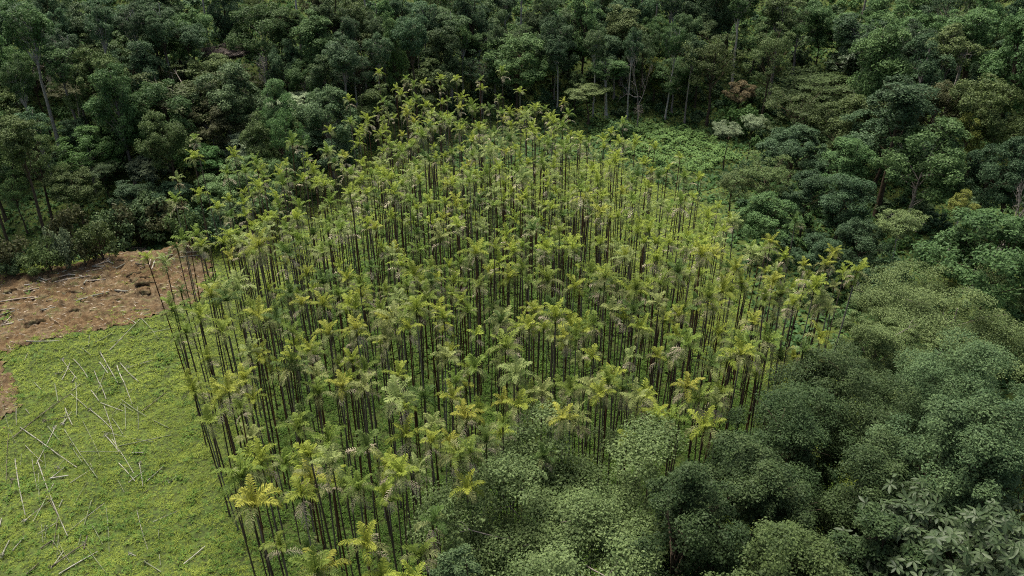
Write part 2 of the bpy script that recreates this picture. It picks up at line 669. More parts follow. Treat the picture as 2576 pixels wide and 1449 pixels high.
def scatter(x0, x1, y0, y1, step, rng):
    X, Y = np.meshgrid(np.arange(x0, x1, step), np.arange(y0, y1, step))
    X = X.ravel() + rng.uniform(-.5, .5, X.size) * step
    Y = Y.ravel() + rng.uniform(-.5, .5, Y.size) * step
    return X, Y


GR = leaf_mat('clearing_grass', (.10, .150, .018), (.33, .395, .066), trans=.3, vary=0)
GI = leaf_mat('broad_ground_cover', (.046, .100, .018), (.155, .255, .045), trans=.3, vary=0)
UN = leaf_mat('forest_floor_leaf', (.028, .070, .022), (.085, .165, .050), trans=.3, vary=0)

mbg = MB()
rg = np.random.default_rng(21)
flat_zone = lambda x, y: (height(x, y) < 4.5) & (inside(FIELD, x, y) | (sdist(GROVE, x, y) < 6))
for (y0, y1, st, n, L, Wd) in ((36, 85, .26, 8, .34, .044), (85, 130, .40, 8, .48, .070), (130, 215, .66, 7, .7, .12)):
    X, Y = scatter(-90, 75, y0, y1, st, rg)
    ok = flat_zone(X, Y) & in_view(X, Y, X * 0)
    ds = soil_raw(X, Y)
    ok &= (ds > .15) | ((ds > -1.8) & (rg.random(len(X)) < .30)) | (rg.random(len(X)) < np.clip(.03 + .9 * (wav(X, Y, 8, 18) + .5 * wav(X, Y, 2.6, 23) - .35), .02, .6))
    ok &= rg.random(len(X)) < (.72 + .5 * wav(X, Y, 5, 35))
    X, Y = X[ok], Y[ok]
    P = np.stack([X, Y, np.where(soil_raw(X, Y) < .1, soil_z(X, Y), height(X, Y)) - .02], -1)
    g = smooth((-sdist(GROVE, X, Y) + 2) / 10)           # broader leaves under the palms
    lush = smooth((78 - Y) / 20)
    tt = np.clip(.5 + .5 * wav(X, Y, 9, 22) + .25 * wav(X, Y, 3, 27), 0, 1)
    sel = rg.random(len(X)) < np.clip(g * .9 + .12 * lush + .25 * (wav(X, Y, 11, 16) > .35), 0, 1)
    hs = 1 + .65 * wav(X, Y, 3.5, 31)
    blades(mbg, P[~sel], rg, n, L * hs[~sel], Wd, mat=0, tint=tt[~sel])
    sb = np.nonzero(sel)[0]
    sb = sb[rg.random(len(sb)) < .62]
    blades(mbg, P[sb], rg, n, L * 1.7 * hs[sb], Wd * 2.3, mat=1, tint=tt[sb])
stuff('grass', mbg.mesh('grass', [GR, GI]), 'lush green grass and broad-leaved ground cover on the valley floor', 'grass')

mbu = MB()
X, Y = scatter(-190, 210, 40, 330, 1.15, rg)
Z = height(X, Y)
ok = in_view(X, Y, Z) & ~(flat_zone(X, Y)) & (soil_raw(X, Y) > .5)
X, Y, Z = X[ok], Y[ok], Z[ok]
tt = np.clip(.45 + .6 * wav(X, Y, 30, 5), 0, 1)
hs = np.clip(1 + .8 * wav(X, Y, 9, 12), .4, 2.2)
blades(mbu, np.stack([X, Y, Z], -1), rg, 5, .9 * hs, .5 * np.sqrt(hs), tilt=(.3, 1.3), tint=tt)
stuff('undergrowth', mbu.mesh('undergrowth', [UN]), 'green undergrowth of low leafy weeds covering the forest floor', 'undergrowth')

# bright creeper mounds on the far right edge of the grove
mbc = MB()
X, Y = scatter(PATCH[:, 0].min() - 4, PATCH[:, 0].max() + 4, PATCH[:, 1].min() - 4, PATCH[:, 1].max() + 4, .55, rg)
ok = sdist(PATCH, X, Y) + wav(X, Y, 9, 20) * 2 < 0
X, Y = X[ok], Y[ok]
mz = .35 + np.abs(wav(X, Y, 8, 8)) * 2.4
P = np.stack([X, Y, height(X, Y) + mz * rg.uniform(.7, 1.05, len(X))], -1)
blades(mbc, P, rg, 6, .55, .28, tilt=(.5, 1.5), tint=np.clip(.5 + .5 * wav(X, Y, 6, 2), 0, 1))
CRP = leaf_mat('creeper_leaf', (.060, .135, .035), (.17, .29, .085), trans=.3, vary=0)
stuff('creeper_cover', mbc.mesh('creeper_cover', [CRP]), 'bright green creeper mounds spilling over the gap beside the grove', 'creepers')


# ------------------------------------------------------------------ trees
def limb(a, b, rng, sag=.15, n=5):
    a, b = np.asarray(a, float), np.asarray(b, float)
    t = np.linspace(0, 1, n)[:, None]
    L = np.linalg.norm(b - a)
    c = (a + b) / 2 + rng.normal(size=3) * L * .08 + np.array([0, 0, L * sag])
    return (1 - t) ** 2 * a + 2 * t * (1 - t) * c + t * t * b


def clumps_ellipsoid(rng, n, rx, rz, zc, lo=.45, hi=.86, zmin=-.5):
    out = []
    while len(out) < n:
        d = norm(rng.normal(size=3))
        if d[2] < zmin:
            continue
        f = rng.uniform(lo, hi)
        out.append([d[0] * rx * f, d[1] * rx * f, zc + d[2] * rz * f])
    return np.array(out)


def leaf_cloud(mb, C, R, flat, n, leaf, ratio, rng, centre, up=.5, rosette=0):
    if not rosette:
        k = 8
        sd = norm(rng.normal(size=(len(C), k, 3)) + norm(C - centre + 1e-3)[:, None] * .55 + np.array([0, 0, .35]))
        fl = np.where(np.arange(3) == 2, np.broadcast_to(flat, (len(C),))[:, None], 1)[:, None]
        C2 = (C[:, None] + sd * fl * (R[:, None, None] * rng.uniform(.50, .80, (len(C), k, 1)))).reshape(-1, 3)
        R2 = (R[:, None] * rng.uniform(.38, .58, (len(C), k))).ravel()
        flat = np.repeat(np.broadcast_to(flat, (len(C),)), k)
        C, R = C2, R2
    wgt = R ** 2 / np.sum(R ** 2)
    idx = rng.choice(len(C), n, p=wgt)
    d = norm(rng.normal(size=(n, 3)))
    outw = norm(C - centre + 1e-3)[idx]
    flip = np.sum(d * outw, 1) < -.25
    d[flip] = -d[flip]
    rr = R[idx] * (1 - np.abs(rng.normal(0, .30, n))) * rng.choice([1, 1, 1, 1.2], n)
    P = C[idx] + d * rr[:, None] * np.array([1, 1, 1.0]) * np.where(np.arange(3) == 2, np.broadcast_to(flat, (len(C),))[idx][:, None], 1)
    N = norm(d * .55 + np.array([0, 0, up]) + rng.normal(size=(n, 3)) * .42)
    ct = rng.uniform(0, 1, len(C))
    tint = np.clip(ct[idx] * .45 + rng.uniform(0, 1, n) * .55, 0, 1)
    if rosette:
        k = rosette
        az = np.tile(np.arange(k) * 6.283 / k, n) + np.repeat(rng.uniform(0, 6.28, n), k)
        N2 = np.repeat(N, k, 0)
        a = norm(np.cross(N2, rng.normal(size=N2.shape)))
        a = np.repeat(norm(np.cross(N, np.array([.3, .7, .2])))[:, None], k, 1).reshape(-1, 3)
        b = np.cross(N2, a)
        T = a * np.cos(az)[:, None] + b * np.sin(az)[:, None]
        droop = rng.uniform(-.15, .75, len(az))[:, None]
        T = norm(T - N2 * droop * .6)
        Nn = norm(N2 + T * .6 * droop)
        s = leaf * rng.uniform(.7, 1.2, len(az))
        Bv = np.cross(Nn, T)
        P0 = np.repeat(P, k, 0)
        sL, sW = s[:, None], (s * ratio)[:, None]
        dz = np.array([0, 0, -1.0])
        prof = [(.05, 0), (.40, .42), (.72, .50), (.95, .22), (1.06, 0), (.95, -.22), (.72, -.50), (.40, -.42)]
        rows = [P0 + T * sL * a + Bv * sW * b + dz * sL * (.42 * droop * a * a) + Nn * sW * abs(b) * .35 for a, b in prof]
        mids = [P0 + T * sL * a + dz * sL * (.42 * droop * a * a) for a in (.40, .72)]
        V = np.stack(rows + mids, 1)
        o = np.arange(len(az))[:, None] * 10
        tt = np.repeat(tint, k) * .6 + rng.uniform(0, .4, len(az))
        mb.add(V.reshape(-1, 3), np.concatenate([o + np.array([[1, 2, 9, 8]]), o + np.array([[8, 9, 6, 7]]), o + np.array([[2, 3, 4, 9]]), o + np.array([[9, 4, 5, 6]])]), 0, np.tile(tt, 4))
        mb.F.append((np.concatenate([o + np.array([[0, 1, 8]]), o + np.array([[0, 8, 7]])]) + mb.n - len(V) * 10, np.zeros(2 * len(az), np.int32), np.tile(tt, 2).astype(np.float32)))
    else:
        s = leaf * rng.uniform(.65, 1.3, n)
        leaves(mb, P, N, s, s * ratio, rng, 0, tint)


def tree_mesh(kind, seed, H=20.0, Wd=12.0, nleaf=8000, leaf=.42, ncl=26, nm=''):
    """returns (trunk mesh, crown mesh) of a tree of height H and crown width Wd"""
    rng = np.random.default_rng(seed)
    C, flat, R = None, .8, None
    tr, cr = MB(), MB()
    top = .8
    ratio, up, ros = .55, .5, 0
    trunk_r = .013 * H
    if kind == 'dome':
        C = clumps_ellipsoid(rng, ncl, Wd / 2, H * .36, H * .62, .62, .92)
        R = rng.uniform(.11, .20, ncl) * Wd
        top = .72
    elif kind == 'column':
        C = clumps_ellipsoid(rng, ncl, Wd / 2, H * .38, H * .60, zmin=-.9)
        R = rng.uniform(.16, .26, ncl) * Wd
        top = .85
    elif kind == 'slender':
        C = clumps_ellipsoid(rng, ncl, Wd / 2, H * .18, H * .82, zmin=-.7)
        R = rng.uniform(.15, .24, ncl) * Wd
        top, trunk_r = .92, .011 * H
    elif kind == 'airy':
        C = clumps_ellipsoid(rng, ncl, Wd / 2, H * .32, H * .66, .25, 1.06, -.6)
        R = rng.uniform(.08, .16, ncl) * Wd
        flat, top = .6, .8
    elif kind == 'umbrella':
        C = clumps_ellipsoid(rng, ncl, Wd / 2, H * .15, H * .84, .3, .95, -.15)
        R = rng.uniform(.10, .18, ncl) * Wd
        flat, top, up = .42, .7, .8
    elif kind == 'layered':
        a = rng.uniform(0, 6.28, ncl)
        lv = rng.integers(0, 5, ncl)
        rr = np.sqrt(rng.uniform(.02, 1, ncl)) * Wd / 2 * (1 - lv * .13)
        C = np.stack([np.cos(a) * rr, np.sin(a) * rr, H * (.52 + lv * .11) + rng.normal(0, .2, ncl)], -1)
        R = rng.uniform(.10, .17, ncl) * Wd
        flat, top, up = .22, .85, 1.2
    elif kind == 'rosette':
        C = clumps_ellipsoid(rng, ncl, Wd / 2, H * .34, H * .62, .5, .95, -.4)
        R = rng.uniform(.10, .17, ncl) * Wd
        ratio, up, ros, top = .36, .8, 7, .7
    elif kind == 'shrub':
        C = clumps_ellipsoid(rng, ncl, Wd / 2, H * .5, H * .42, .3, .9, -.5)
        R = rng.uniform(.14, .24, ncl) * Wd
        top, trunk_r = .5, .03 * H
    bend = rng.normal(0, .03, 2) * H
    n = 9
    t = np.linspace(0, 1, n)
    wob = rng.normal(0, .006, (n, 2)).cumsum(0) * H
    pts = np.stack([bend[0] * t ** 2 + wob[:, 0], bend[1] * t ** 2 + wob[:, 1], t * H * top - .3], -1)
    rad = trunk_r * (1.25 - t * .95)
    rad[0] *= 1.35
    tube(tr, pts, rad, 8)
    if kind == 'bare':
        return tr, None
    centre = np.array([0, 0, np.mean(C[:, 2]) - H * .06])
    low = {'shrub': .05, 'slender': .55, 'umbrella': .5}.get(kind, .32)
    order = rng.permutation(len(C))
    for q, i in enumerate(order[:min(len(C), 22)]):
        c = C[i]
        fr = np.clip((c[2] / H - rng.uniform(.12, .25)) / top, low, .97)
        a = np.array([np.interp(fr, t, pts[:, k]) for k in range(3)])
        pl = limb(a, c, rng, .05)
        tube(tr, pl, np.linspace(trunk_r * (.50 - .25 * fr), .02, len(pl)), 5, cap=False)
        for _ in range(2):
            e = c + norm(rng.normal(size=3)) * R[i] * np.array([1, 1, .6])
            pl2 = limb(pl[3], e, rng, .05, 4)
            tube(tr, pl2, np.linspace(trunk_r * .12, .012, 4), 4, cap=False)
    leaf_cloud(cr, C, R, flat, nleaf, leaf, ratio, rng, centre, up, ros)
    if kind == 'airy' and H > 20:
        leaf_cloud(cr, C * np.array([.85, .85, .96]), R * .8, flat, nleaf // 3, leaf * 1.2, ratio, rng, centre, up)
    # a thinner inner layer so the crown is not see-through everywhere
    if not ros and kind != 'airy':
        leaf_cloud(cr, C * np.array([.62, .62, .9]), R * .8, flat, nleaf // 4, leaf * 1.3, ratio, rng, centre, up)
    return tr, cr


def bare_mesh(seed, H=16.0, spread=.5, depth=4, fine=1.0):
    rng = np.random.default_rng(seed)
    tr, tw = MB(), MB()

    def grow(p, d, L, r, lev):
        n = 5
        pts = [p]
        for k in range(n - 1):
            d = norm(d + rng.normal(size=3) * .16 + np.array([0, 0, .05]))
            pts.append(pts[-1] + d * L / (n - 1))
        pts = np.array(pts)
        tube(tr if lev < 2 else tw, pts, np.linspace(r, r * .55, n), 7 if lev < 2 else 4, cap=False)
        if lev >= depth:
            return
        for k in range(3 if lev < 3 else 4):
            q = pts[rng.integers(2, n)]
            dd = norm(d + rng.normal(size=3) * spread + np.array([0, 0, .12]))
            grow(q, dd, L * rng.uniform(.5, .75), r * .5, lev + 1)
        grow(pts[-1], norm(d + rng.normal(size=3) * spread * .6), L * .65, r * .55, lev + 1)
    grow(np.array([0, 0, -.3]), np.array([0, 0, 1.0]), H * .45, .016 * H * fine, 0)
    V = np.concatenate(tr.V + tw.V)
    return tr, tw, V[:, 2].max(), np.ptp(V[:, :2], 0).max()


PROTO = {}


def proto(kind, k):
    key = (kind, k)
    if key not in PROTO:
        cfg = {'dome': dict(H=20, Wd=12, nleaf=15000, leaf=.36, ncl=26),
               'column': dict(H=22, Wd=8, nleaf=13000, leaf=.33, ncl=28),
               'slender': dict(H=24, Wd=7, nleaf=6500, leaf=.31, ncl=20),
               'airy': dict(H=20, Wd=12, nleaf=9000, leaf=.30, ncl=46),
               'umbrella': dict(H=18, Wd=12, nleaf=8000, leaf=.33, ncl=34),
               'layered': dict(H=16, Wd=18, nleaf=9000, leaf=.42, ncl=60),
               'rosette': dict(H=17, Wd=12, nleaf=900, leaf=.75, ncl=46),
               'shrub': dict(H=4, Wd=5, nleaf=1500, leaf=.30, ncl=14)}
        if kind == 'bare':
            a, b, h, w = bare_mesh(900 + k, 16.0, .45 + .1 * (k % 3), 4)
            PROTO[key] = (a.mesh('trunk', [BK['bone']]), b.mesh('twigs', [BK['bone']]), h, w)
        else:
            c = cfg[kind]
            a, b = tree_mesh(kind, 100 + 17 * k + sum(map(ord, kind)), **c)
            Vc = np.concatenate(b.V)
            h = float(np.percentile(Vc[:, 2], 99.5))
            w = float(np.percentile(np.abs(Vc[:, :2]), 97) * 2)
            PROTO[key] = (a.mesh('trunk', [BK['brown']]), b.mesh('crown', [LM['dark']]), h, w)
    return PROTO[key]


NVAR = {'dome': 7, 'column': 4, 'slender': 5, 'airy': 5, 'umbrella': 3, 'layered': 2, 'rosette': 3, 'shrub': 5, 'bare': 5}
NAME = {'dome': 'broadleaf_tree', 'column': 'column_tree', 'slender': 'slender_tree', 'airy': 'open_crowned_tree', 'umbrella': 'umbrella_tree',
        'layered': 'layered_tree', 'rosette': 'large_leaved_tree', 'shrub': 'shrub', 'bare': 'bare_tree'}
SHAPE = {'dome': 'round-crowned tree', 'column': 'tall bushy tree', 'slender': 'slender tree', 'airy': 'open feathery tree',
         'umbrella': 'flat umbrella-crowned tree', 'layered': 'wide tree with flat leaf tiers', 'rosette': 'large-leaved tree', 'shrub': 'bushy shrub',
         'bare': 'leafless branching tree'}
HUE = {'dark': 'dark green', 'teal': 'blue-green', 'mid': 'mid-green', 'olive': 'olive-green', 'pale': 'pale silvery', 'brown': 'brownish-green',
       'bright': 'bright green', 'yellow': 'yellow-green', 'tan': 'tan blossoming', 'plum': 'grey-purple', 'greyolive': 'grey-olive', 'bigleaf': 'grey-green', 'deep': 'deep green'}


def tree_place(u, v, kind):
    if v < 45:
        r = 'atop the far hillside'
    elif v < 120:
        r = 'on the upper far hillside'
    elif v < 230:
        r = 'on the far hillside' if u < 860 else ('just behind the palm grove' if u < 1700 else 'on the right-hand wooded slope')
    elif v < 420:
        r = 'above the bare soil' if u < 640 else ('beside the far end of the grove' if u < 1750 else 'in the right-hand forest')
    elif v < 650:
        r = 'behind the bare soil bank' if u < 900 else 'close to the grove on its right'
    else:
        r = 'in front of the grove'
    return r


TREES = []


def add_tree(x, y, h, w, kind, hue, bark='brown', k=None, rz=None, label=None):
    k = random.randrange(NVAR[kind]) if k is None else k
    a, b, ph, pw = proto(kind, k)
    z = float(height(x, y))
    g = 'trees of the surrounding forest' if kind != 'shrub' else 'shrubs at the forest edge'
    o = root(NAME[kind], 'shrub' if kind == 'shrub' else 'tree', (x, y, z - .05), (0, 0, random.uniform(0, 6.28) if rz is None else rz), g)
    sc = (w / pw, w / pw, h / ph)
    link('trunk', a, o, scale=sc, mats=[BK[bark]])
    link('twigs' if kind == 'bare' else 'crown', b, o, scale=sc, mats=[BK[bark] if kind == 'bare' else LM[hue]])
    u, v, d = proj((x, y, z + h * .8))
    TREES.append((x, y, w))
    if label:
        o['label'] = label
    else:
        pre = {'bone': 'pale', 'twig': 'grey', 'pale': 'pale', 'grey': 'grey', 'brown': 'brown'}[bark] if kind == 'bare' else HUE[hue]
        tail = ' with white trunk' if bark == 'pale' and kind != 'bare' else ''
        say(o, pre + ' ' + SHAPE[kind] + tail, tree_place(u, v, kind), u, v)
    return o


def tree_px(u, vt, vb, wpx, kind, hue, bark='brown', k=None, label=None):
    p = ground_pt(u, vb)
    d = ray(u, vt * .75 + vb * .25)
    p[0] = d[0] * p[1] / d[1]
    p[2] = float(height(p[0], p[1]))
    d = ray(u, vt)
    s = p[1] / d[1]
    zt = CH + d[2] * s
    h = max(2.0, zt - p[2])
    depth = proj((p[0], p[1], p[2] + h * .7))[2]
    w = wpx * depth / FPX
    return add_tree(p[0], p[1], h, w, kind, hue, bark, k, label=label)


#   u, top, base, width, shape, colour, bark
LIST = [
    (90, 122, 275, 105, 'bare', 'dark', 'bone'), (200, 205, 318, 150, 'umbrella', 'brown', 'grey'), (450, 175, 372, 250, 'airy', 'olive', 'grey'),
    (445, 255, 372, 90, 'bare', 'dark', 'twig'), (575, 112, 232, 115, 'umbrella', 'plum', 'brown'), (605, 165, 290, 100, 'airy', 'brown', 'brown'),
    (352, 250, 405, 110, 'dome', 'mid', 'brown'), (272, 305, 425, 66, 'column', 'mid', 'brown'), (75, 318, 552, 120, 'airy', 'olive', 'brown'),
    (192, 300, 422, 74, 'column', 'dark', 'brown'), (178, 420, 562, 118, 'dome', 'olive', 'brown'), (262, 412, 515, 76, 'umbrella', 'teal', 'brown'),
    (372, 393, 490, 98, 'rosette', 'pale', 'brown'), (492, 348, 478, 130, 'airy', 'bright', 'brown'), (610, 340, 448, 104, 'rosette', 'pale', 'brown'),
    (728, 240, 345, 160, 'rosette', 'pale', 'brown'), (640, 288, 372, 84, 'rosette', 'pale', 'brown'), (692, 288, 398, 80, 'bare', 'dark', 'twig'),
    (762, 270, 398, 86, 'dome', 'olive', 'brown'), (810, 300, 400, 70, 'airy', 'brown', 'brown'), (420, 465, 560, 120, 'dome', 'dark', 'brown'),
    (330, 455, 560, 90, 'column', 'dark', 'brown'), (560, 440, 545, 140, 'dome', 'mid', 'brown'), (700, 400, 500, 90, 'shrub', 'mid', 'brown'),
    (30, 430, 590, 80, 'airy', 'mid', 'brown'), (10, 330, 470, 90, 'column', 'dark', 'brown'), (540, 380, 470, 80, 'airy', 'bright', 'brown'),
    (910, 82, 240, 130, 'airy', 'greyolive', 'grey'), (1012, 92, 240, 56, 'slender', 'teal', 'pale'), (1072, 5, 225, 70, 'slender', 'dark', 'pale'),
    (1130, 20, 250, 88, 'slender', 'teal', 'pale'), (1118, 60, 255, 60, 'slender', 'teal', 'grey'), (1095, 112, 245, 46, 'bare', 'dark', 'bone'),
    (1207, 83, 255, 58, 'slender', 'mid', 'pale'), (1222, 2, 190, 100, 'dome', 'teal', 'brown'), (1300, 85, 285, 165, 'dome', 'mid', 'brown'),
    (1358, 20, 180, 90, 'dome', 'teal', 'brown'), (1435, 25, 195, 72, 'column', 'teal', 'brown'), (1570, 15, 215, 92, 'column', 'greyolive', 'brown'),
    (1532, 148, 300, 80, 'slender', 'mid', 'pale'), (1612, 135, 325, 100, 'bare', 'dark', 'twig'), (1652, 146, 255, 48, 'column', 'yellow', 'brown'),
    (1482, 214, 312, 106, 'umbrella', 'greyolive', 'brown'), (1448, 180, 285, 50, 'column', 'mid', 'brown'), (1687, -40, 190, 60, 'slender', 'dark', 'pale'),
    (1800, 84, 312, 150, 'airy', 'olive', 'brown'), (1906, 48, 190, 102, 'dome', 'mid', 'brown'), (1765, 95, 270, 110, 'airy', 'greyolive', 'brown'),
    (2072, 20, 160, 60, 'dome', 'mid', 'brown'), (2140, 36, 190, 140, 'dome', 'mid', 'brown'), (2330, 34, 215, 135, 'dome', 'mid', 'brown'),
    (2190, 114, 250, 185, 'rosette', 'bigleaf', 'brown'), (2062, 185, 300, 220, 'layered', 'olive', 'brown'), (1862, 205, 285, 72, 'dome', 'tan', 'brown'),
    (1832, 310, 425, 80, 'umbrella', 'pale', 'brown'), (1892, 290, 420, 68, 'umbrella', 'pale', 'brown'), (1852, 262, 340, 92, 'shrub', 'bright', 'brown'),
    (2010, 228, 425, 170, 'airy', 'olive', 'brown'), (2110, 238, 430, 150, 'dome', 'olive', 'brown'), (2240, 245, 430, 150, 'dome', 'olive', 'brown'),
    (2355, 205, 420, 150, 'dome', 'brown', 'brown'), (2490, 200, 440, 170, 'dome', 'olive', 'brown'), (2545, 128, 260, 120, 'airy', 'teal', 'brown'),
    (2000, 325, 505, 160, 'dome', 'dark', 'brown'), (2140, 345, 560, 120, 'column', 'mid', 'brown'), (2330, 302, 575, 200, 'dome', 'mid', 'grey'),
    (2432, 290, 480, 70, 'column', 'yellow', 'brown'), (2495, 370, 590, 130, 'dome', 'dark', 'brown'), (1925, 392, 560, 165, 'airy', 'olive', 'brown'),
    (2035, 430, 590, 120, 'dome', 'dark', 'brown'), (1945, 498, 655, 140, 'dome', 'mid', 'brown'), (2130, 440, 640, 110, 'column', 'dark', 'brown'),
    (2270, 535, 712, 112, 'umbrella', 'greyolive', 'pale'), (2420, 478, 668, 62, 'slender', 'yellow', 'pale'), (1845, 420, 560, 90, 'airy', 'greyolive', 'brown'),
    (2560, 350, 590, 110, 'column', 'dark', 'brown'), (2060, 590, 740, 110, 'dome', 'dark', 'brown'), (2230, 640, 760, 130, 'shrub', 'dark', 'brown'),
    (2390, 640, 720, 60, 'shrub', 'yellow', 'brown'),
    (2170, 560, 720, 120, 'dome', 'dark', 'brown'),
    (1560, 300, 350, 70, 'shrub', 'mid', 'brown'),
    (850, 330, 420, 90, 'shrub', 'dark', 'brown'),
    (880, 40, 262, 50, 'slender', 'dark', 'pale'), (940, 30, 250, 54, 'slender', 'teal', 'grey'), (985, 60, 255, 46, 'slender', 'mid', 'pale'),
    (1045, 40, 262, 44, 'slender', 'teal', 'pale'), (1098, 20, 258, 48, 'slender', 'dark', 'pale'), (1160, 50, 262, 46, 'slender', 'mid', 'pale'),
    (1245, 60, 268, 46, 'slender', 'teal', 'grey'), (1405, 90, 290, 54, 'slender', 'dark', 'pale'), (1500, 60, 290, 50, 'slender', 'teal', 'pale'),
    (1590, 70, 300, 50, 'slender', 'dark', 'pale'), (1690, 60, 300, 52, 'slender', 'mid', 'pale'), (1740, 90, 310, 56, 'slender', 'dark', 'grey'),
    (700, 60, 200, 46, 'slender', 'teal', 'pale'), (600, 20, 130, 44, 'slender', 'dark', 'pale'), (300, 30, 140, 46, 'slender', 'dark', 'pale'),
]
for t in LIST:
    tree_px(*t)

# dark shrubs crowding the gully behind the soil bank
for (u, vt, vb, w) in [(-10, 590, 690, 110), (110, 600, 684, 90), (200, 600, 668, 70), (240, 560, 655, 100),
                       (290, 525, 630, 110), (335, 505, 615, 100), (380, 490, 600, 110), (425, 500, 600, 90), (470, 520, 612, 90), (310, 585, 630, 60),
                       (20, 640, 692, 80), (80, 640, 686, 70), (515, 520, 610, 90), (560, 510, 610, 100), (600, 500, 600, 80), (165, 520, 640, 100), (640, 490, 580, 90), (690, 470, 560, 90)]:
    tree_px(u, vt, vb, w, 'shrub', random.choice(['dark', 'dark', 'mid', 'brown', 'olive', 'teal']))
tree_px(150, 572, 672, 62, 'shrub', 'pale', label='shrub with pale silvery leaves behind the edge of the soil bank')


# ------------------------------------------------------------------ foreground trees (own crowns, leaf by leaf)
def near_tree(u, vt, vb, wpx, kind, hue, label, nleaf, leaf, ncl, seed, name=None, bark='brown', ratio=None):
    p = ground_pt(u, vb)
    d = ray(u, vt * .75 + vb * .25)
    p[0] = d[0] * p[1] / d[1]
    p[2] = float(height(p[0], p[1]))
    d = ray(u, vt)
    s = p[1] / d[1]
    h = CH + d[2] * s - p[2]
    depth = proj((p[0], p[1], p[2] + h * .75))[2]
    w = wpx * depth / FPX
    ph = np.linspace(-.2, 1.6, 19)                       # lower the tree until the crown's far rim meets the sight line
    for _ in range(40):
        top = min(proj((p[0], p[1] + math.cos(q) * w * .42, p[2] + h * (.66 + .34 * math.sin(q))))[1] for q in ph)
        if top >= vt - 4:
            break
        h *= .985
    tr, cr = tree_mesh(kind, seed, h * 1.0, w * .92, nleaf, leaf, ncl)
    o = root(name or NAME[kind], 'tree', tuple(p), (0, 0, 0), 'trees of the surrounding forest')
    Vc = np.concatenate(cr.V)
    sz = h / float(np.percentile(Vc[:, 2], 99.5))
    sw = w / float(np.percentile(np.abs(Vc[:, :2]), 97) * 2)
    link('trunk', tr.mesh('trunk', [BK[bark]]), o, scale=(sw, sw, sz))
    link('crown', cr.mesh('crown', [LM[hue]]), o, scale=(sw, sw, sz))
    o['label'] = label
    TREES.append((p[0], p[1], w))
    print('near', label[:30], np.round(p, 1), 'h', round(h, 1), 'w', round(w, 1))


near_tree(1440, 1095, 1640, 680, 'airy', 'greyolive', 'wide grey-olive small-leaved tree overlapping the front edge of the palm grove', 95000, .20, 66, 501, bark='grey')
near_tree(2400, 690, 960, 400, 'airy', 'greyolive', 'light olive feathery tree above the dark round trees at the right', 85000, .19, 80, 502, bark='grey')
near_tree(2235, 795, 1080, 260, 'airy', 'greyolive', 'light olive open tree against the right edge of the grove', 60000, .18, 60, 503, bark='grey')
near_tree(2130, 885, 1330, 350, 'dome', 'deep', 'dark olive round tree between the grove and the grey-green tree', 62000, .19, 44, 504)
near_tree(2450, 870, 1290, 390, 'dome', 'teal', 'grey-green dense tree below the light olive feathery tree', 62000, .19, 46, 505)
near_tree(2420, 1000, 1560, 350, 'dome', 'teal', 'blue-green domed tree just above the large-leaved tree', 62000, .19, 40, 506)
near_tree(2000, 985, 1500, 390, 'dome', 'deep', 'dark olive spreading tree with leaning dark limbs beside the grove', 62000, .19, 46, 507)
near_tree(2210, 1120, 1600, 280, 'column', 'deep', 'deep green bushy tree in the hollow behind the yellow-olive tree', 62000, .19, 40, 508)
near_tree(1860, 1100, 1640, 330, 'dome', 'deep', 'shaded dark tree right of the wide grey-olive tree', 62000, .19, 40, 509)
near_tree(1985, 1305, 1980, 420, 'dome', 'olive', 'yellow-olive bushy tree at the bottom edge beside the large-leaved tree', 62000, .19, 44, 510)
near_tree(2440, 1235, 1760, 520, 'rosette', 'bigleaf', 'large-leaved grey-green tree filling the bottom right corner', 2100, .56, 120, 511)
near_tree(1160, 1385, 1900, 160, 'dome', 'teal', 'small dark bushy tree at the bottom edge left of the grey-olive tree', 14000, .18, 24, 512)
near_tree(2560, 1130, 1560, 170, 'airy', 'yellow', 'small yellow-leaved tree at the right edge above the large-leaved tree', 7000, .2, 30, 513)
near_tree(1720, 1165, 1760, 330, 'dome', 'deep', 'deep green tree between the wide grey-olive tree and the yellow-olive tree', 36000, .2, 40, 514)
near_tree(2230, 1300, 1800, 240, 'dome', 'deep', 'dark tree hidden behind the large-leaved tree and the yellow-olive tree', 30000, .2, 36, 515)

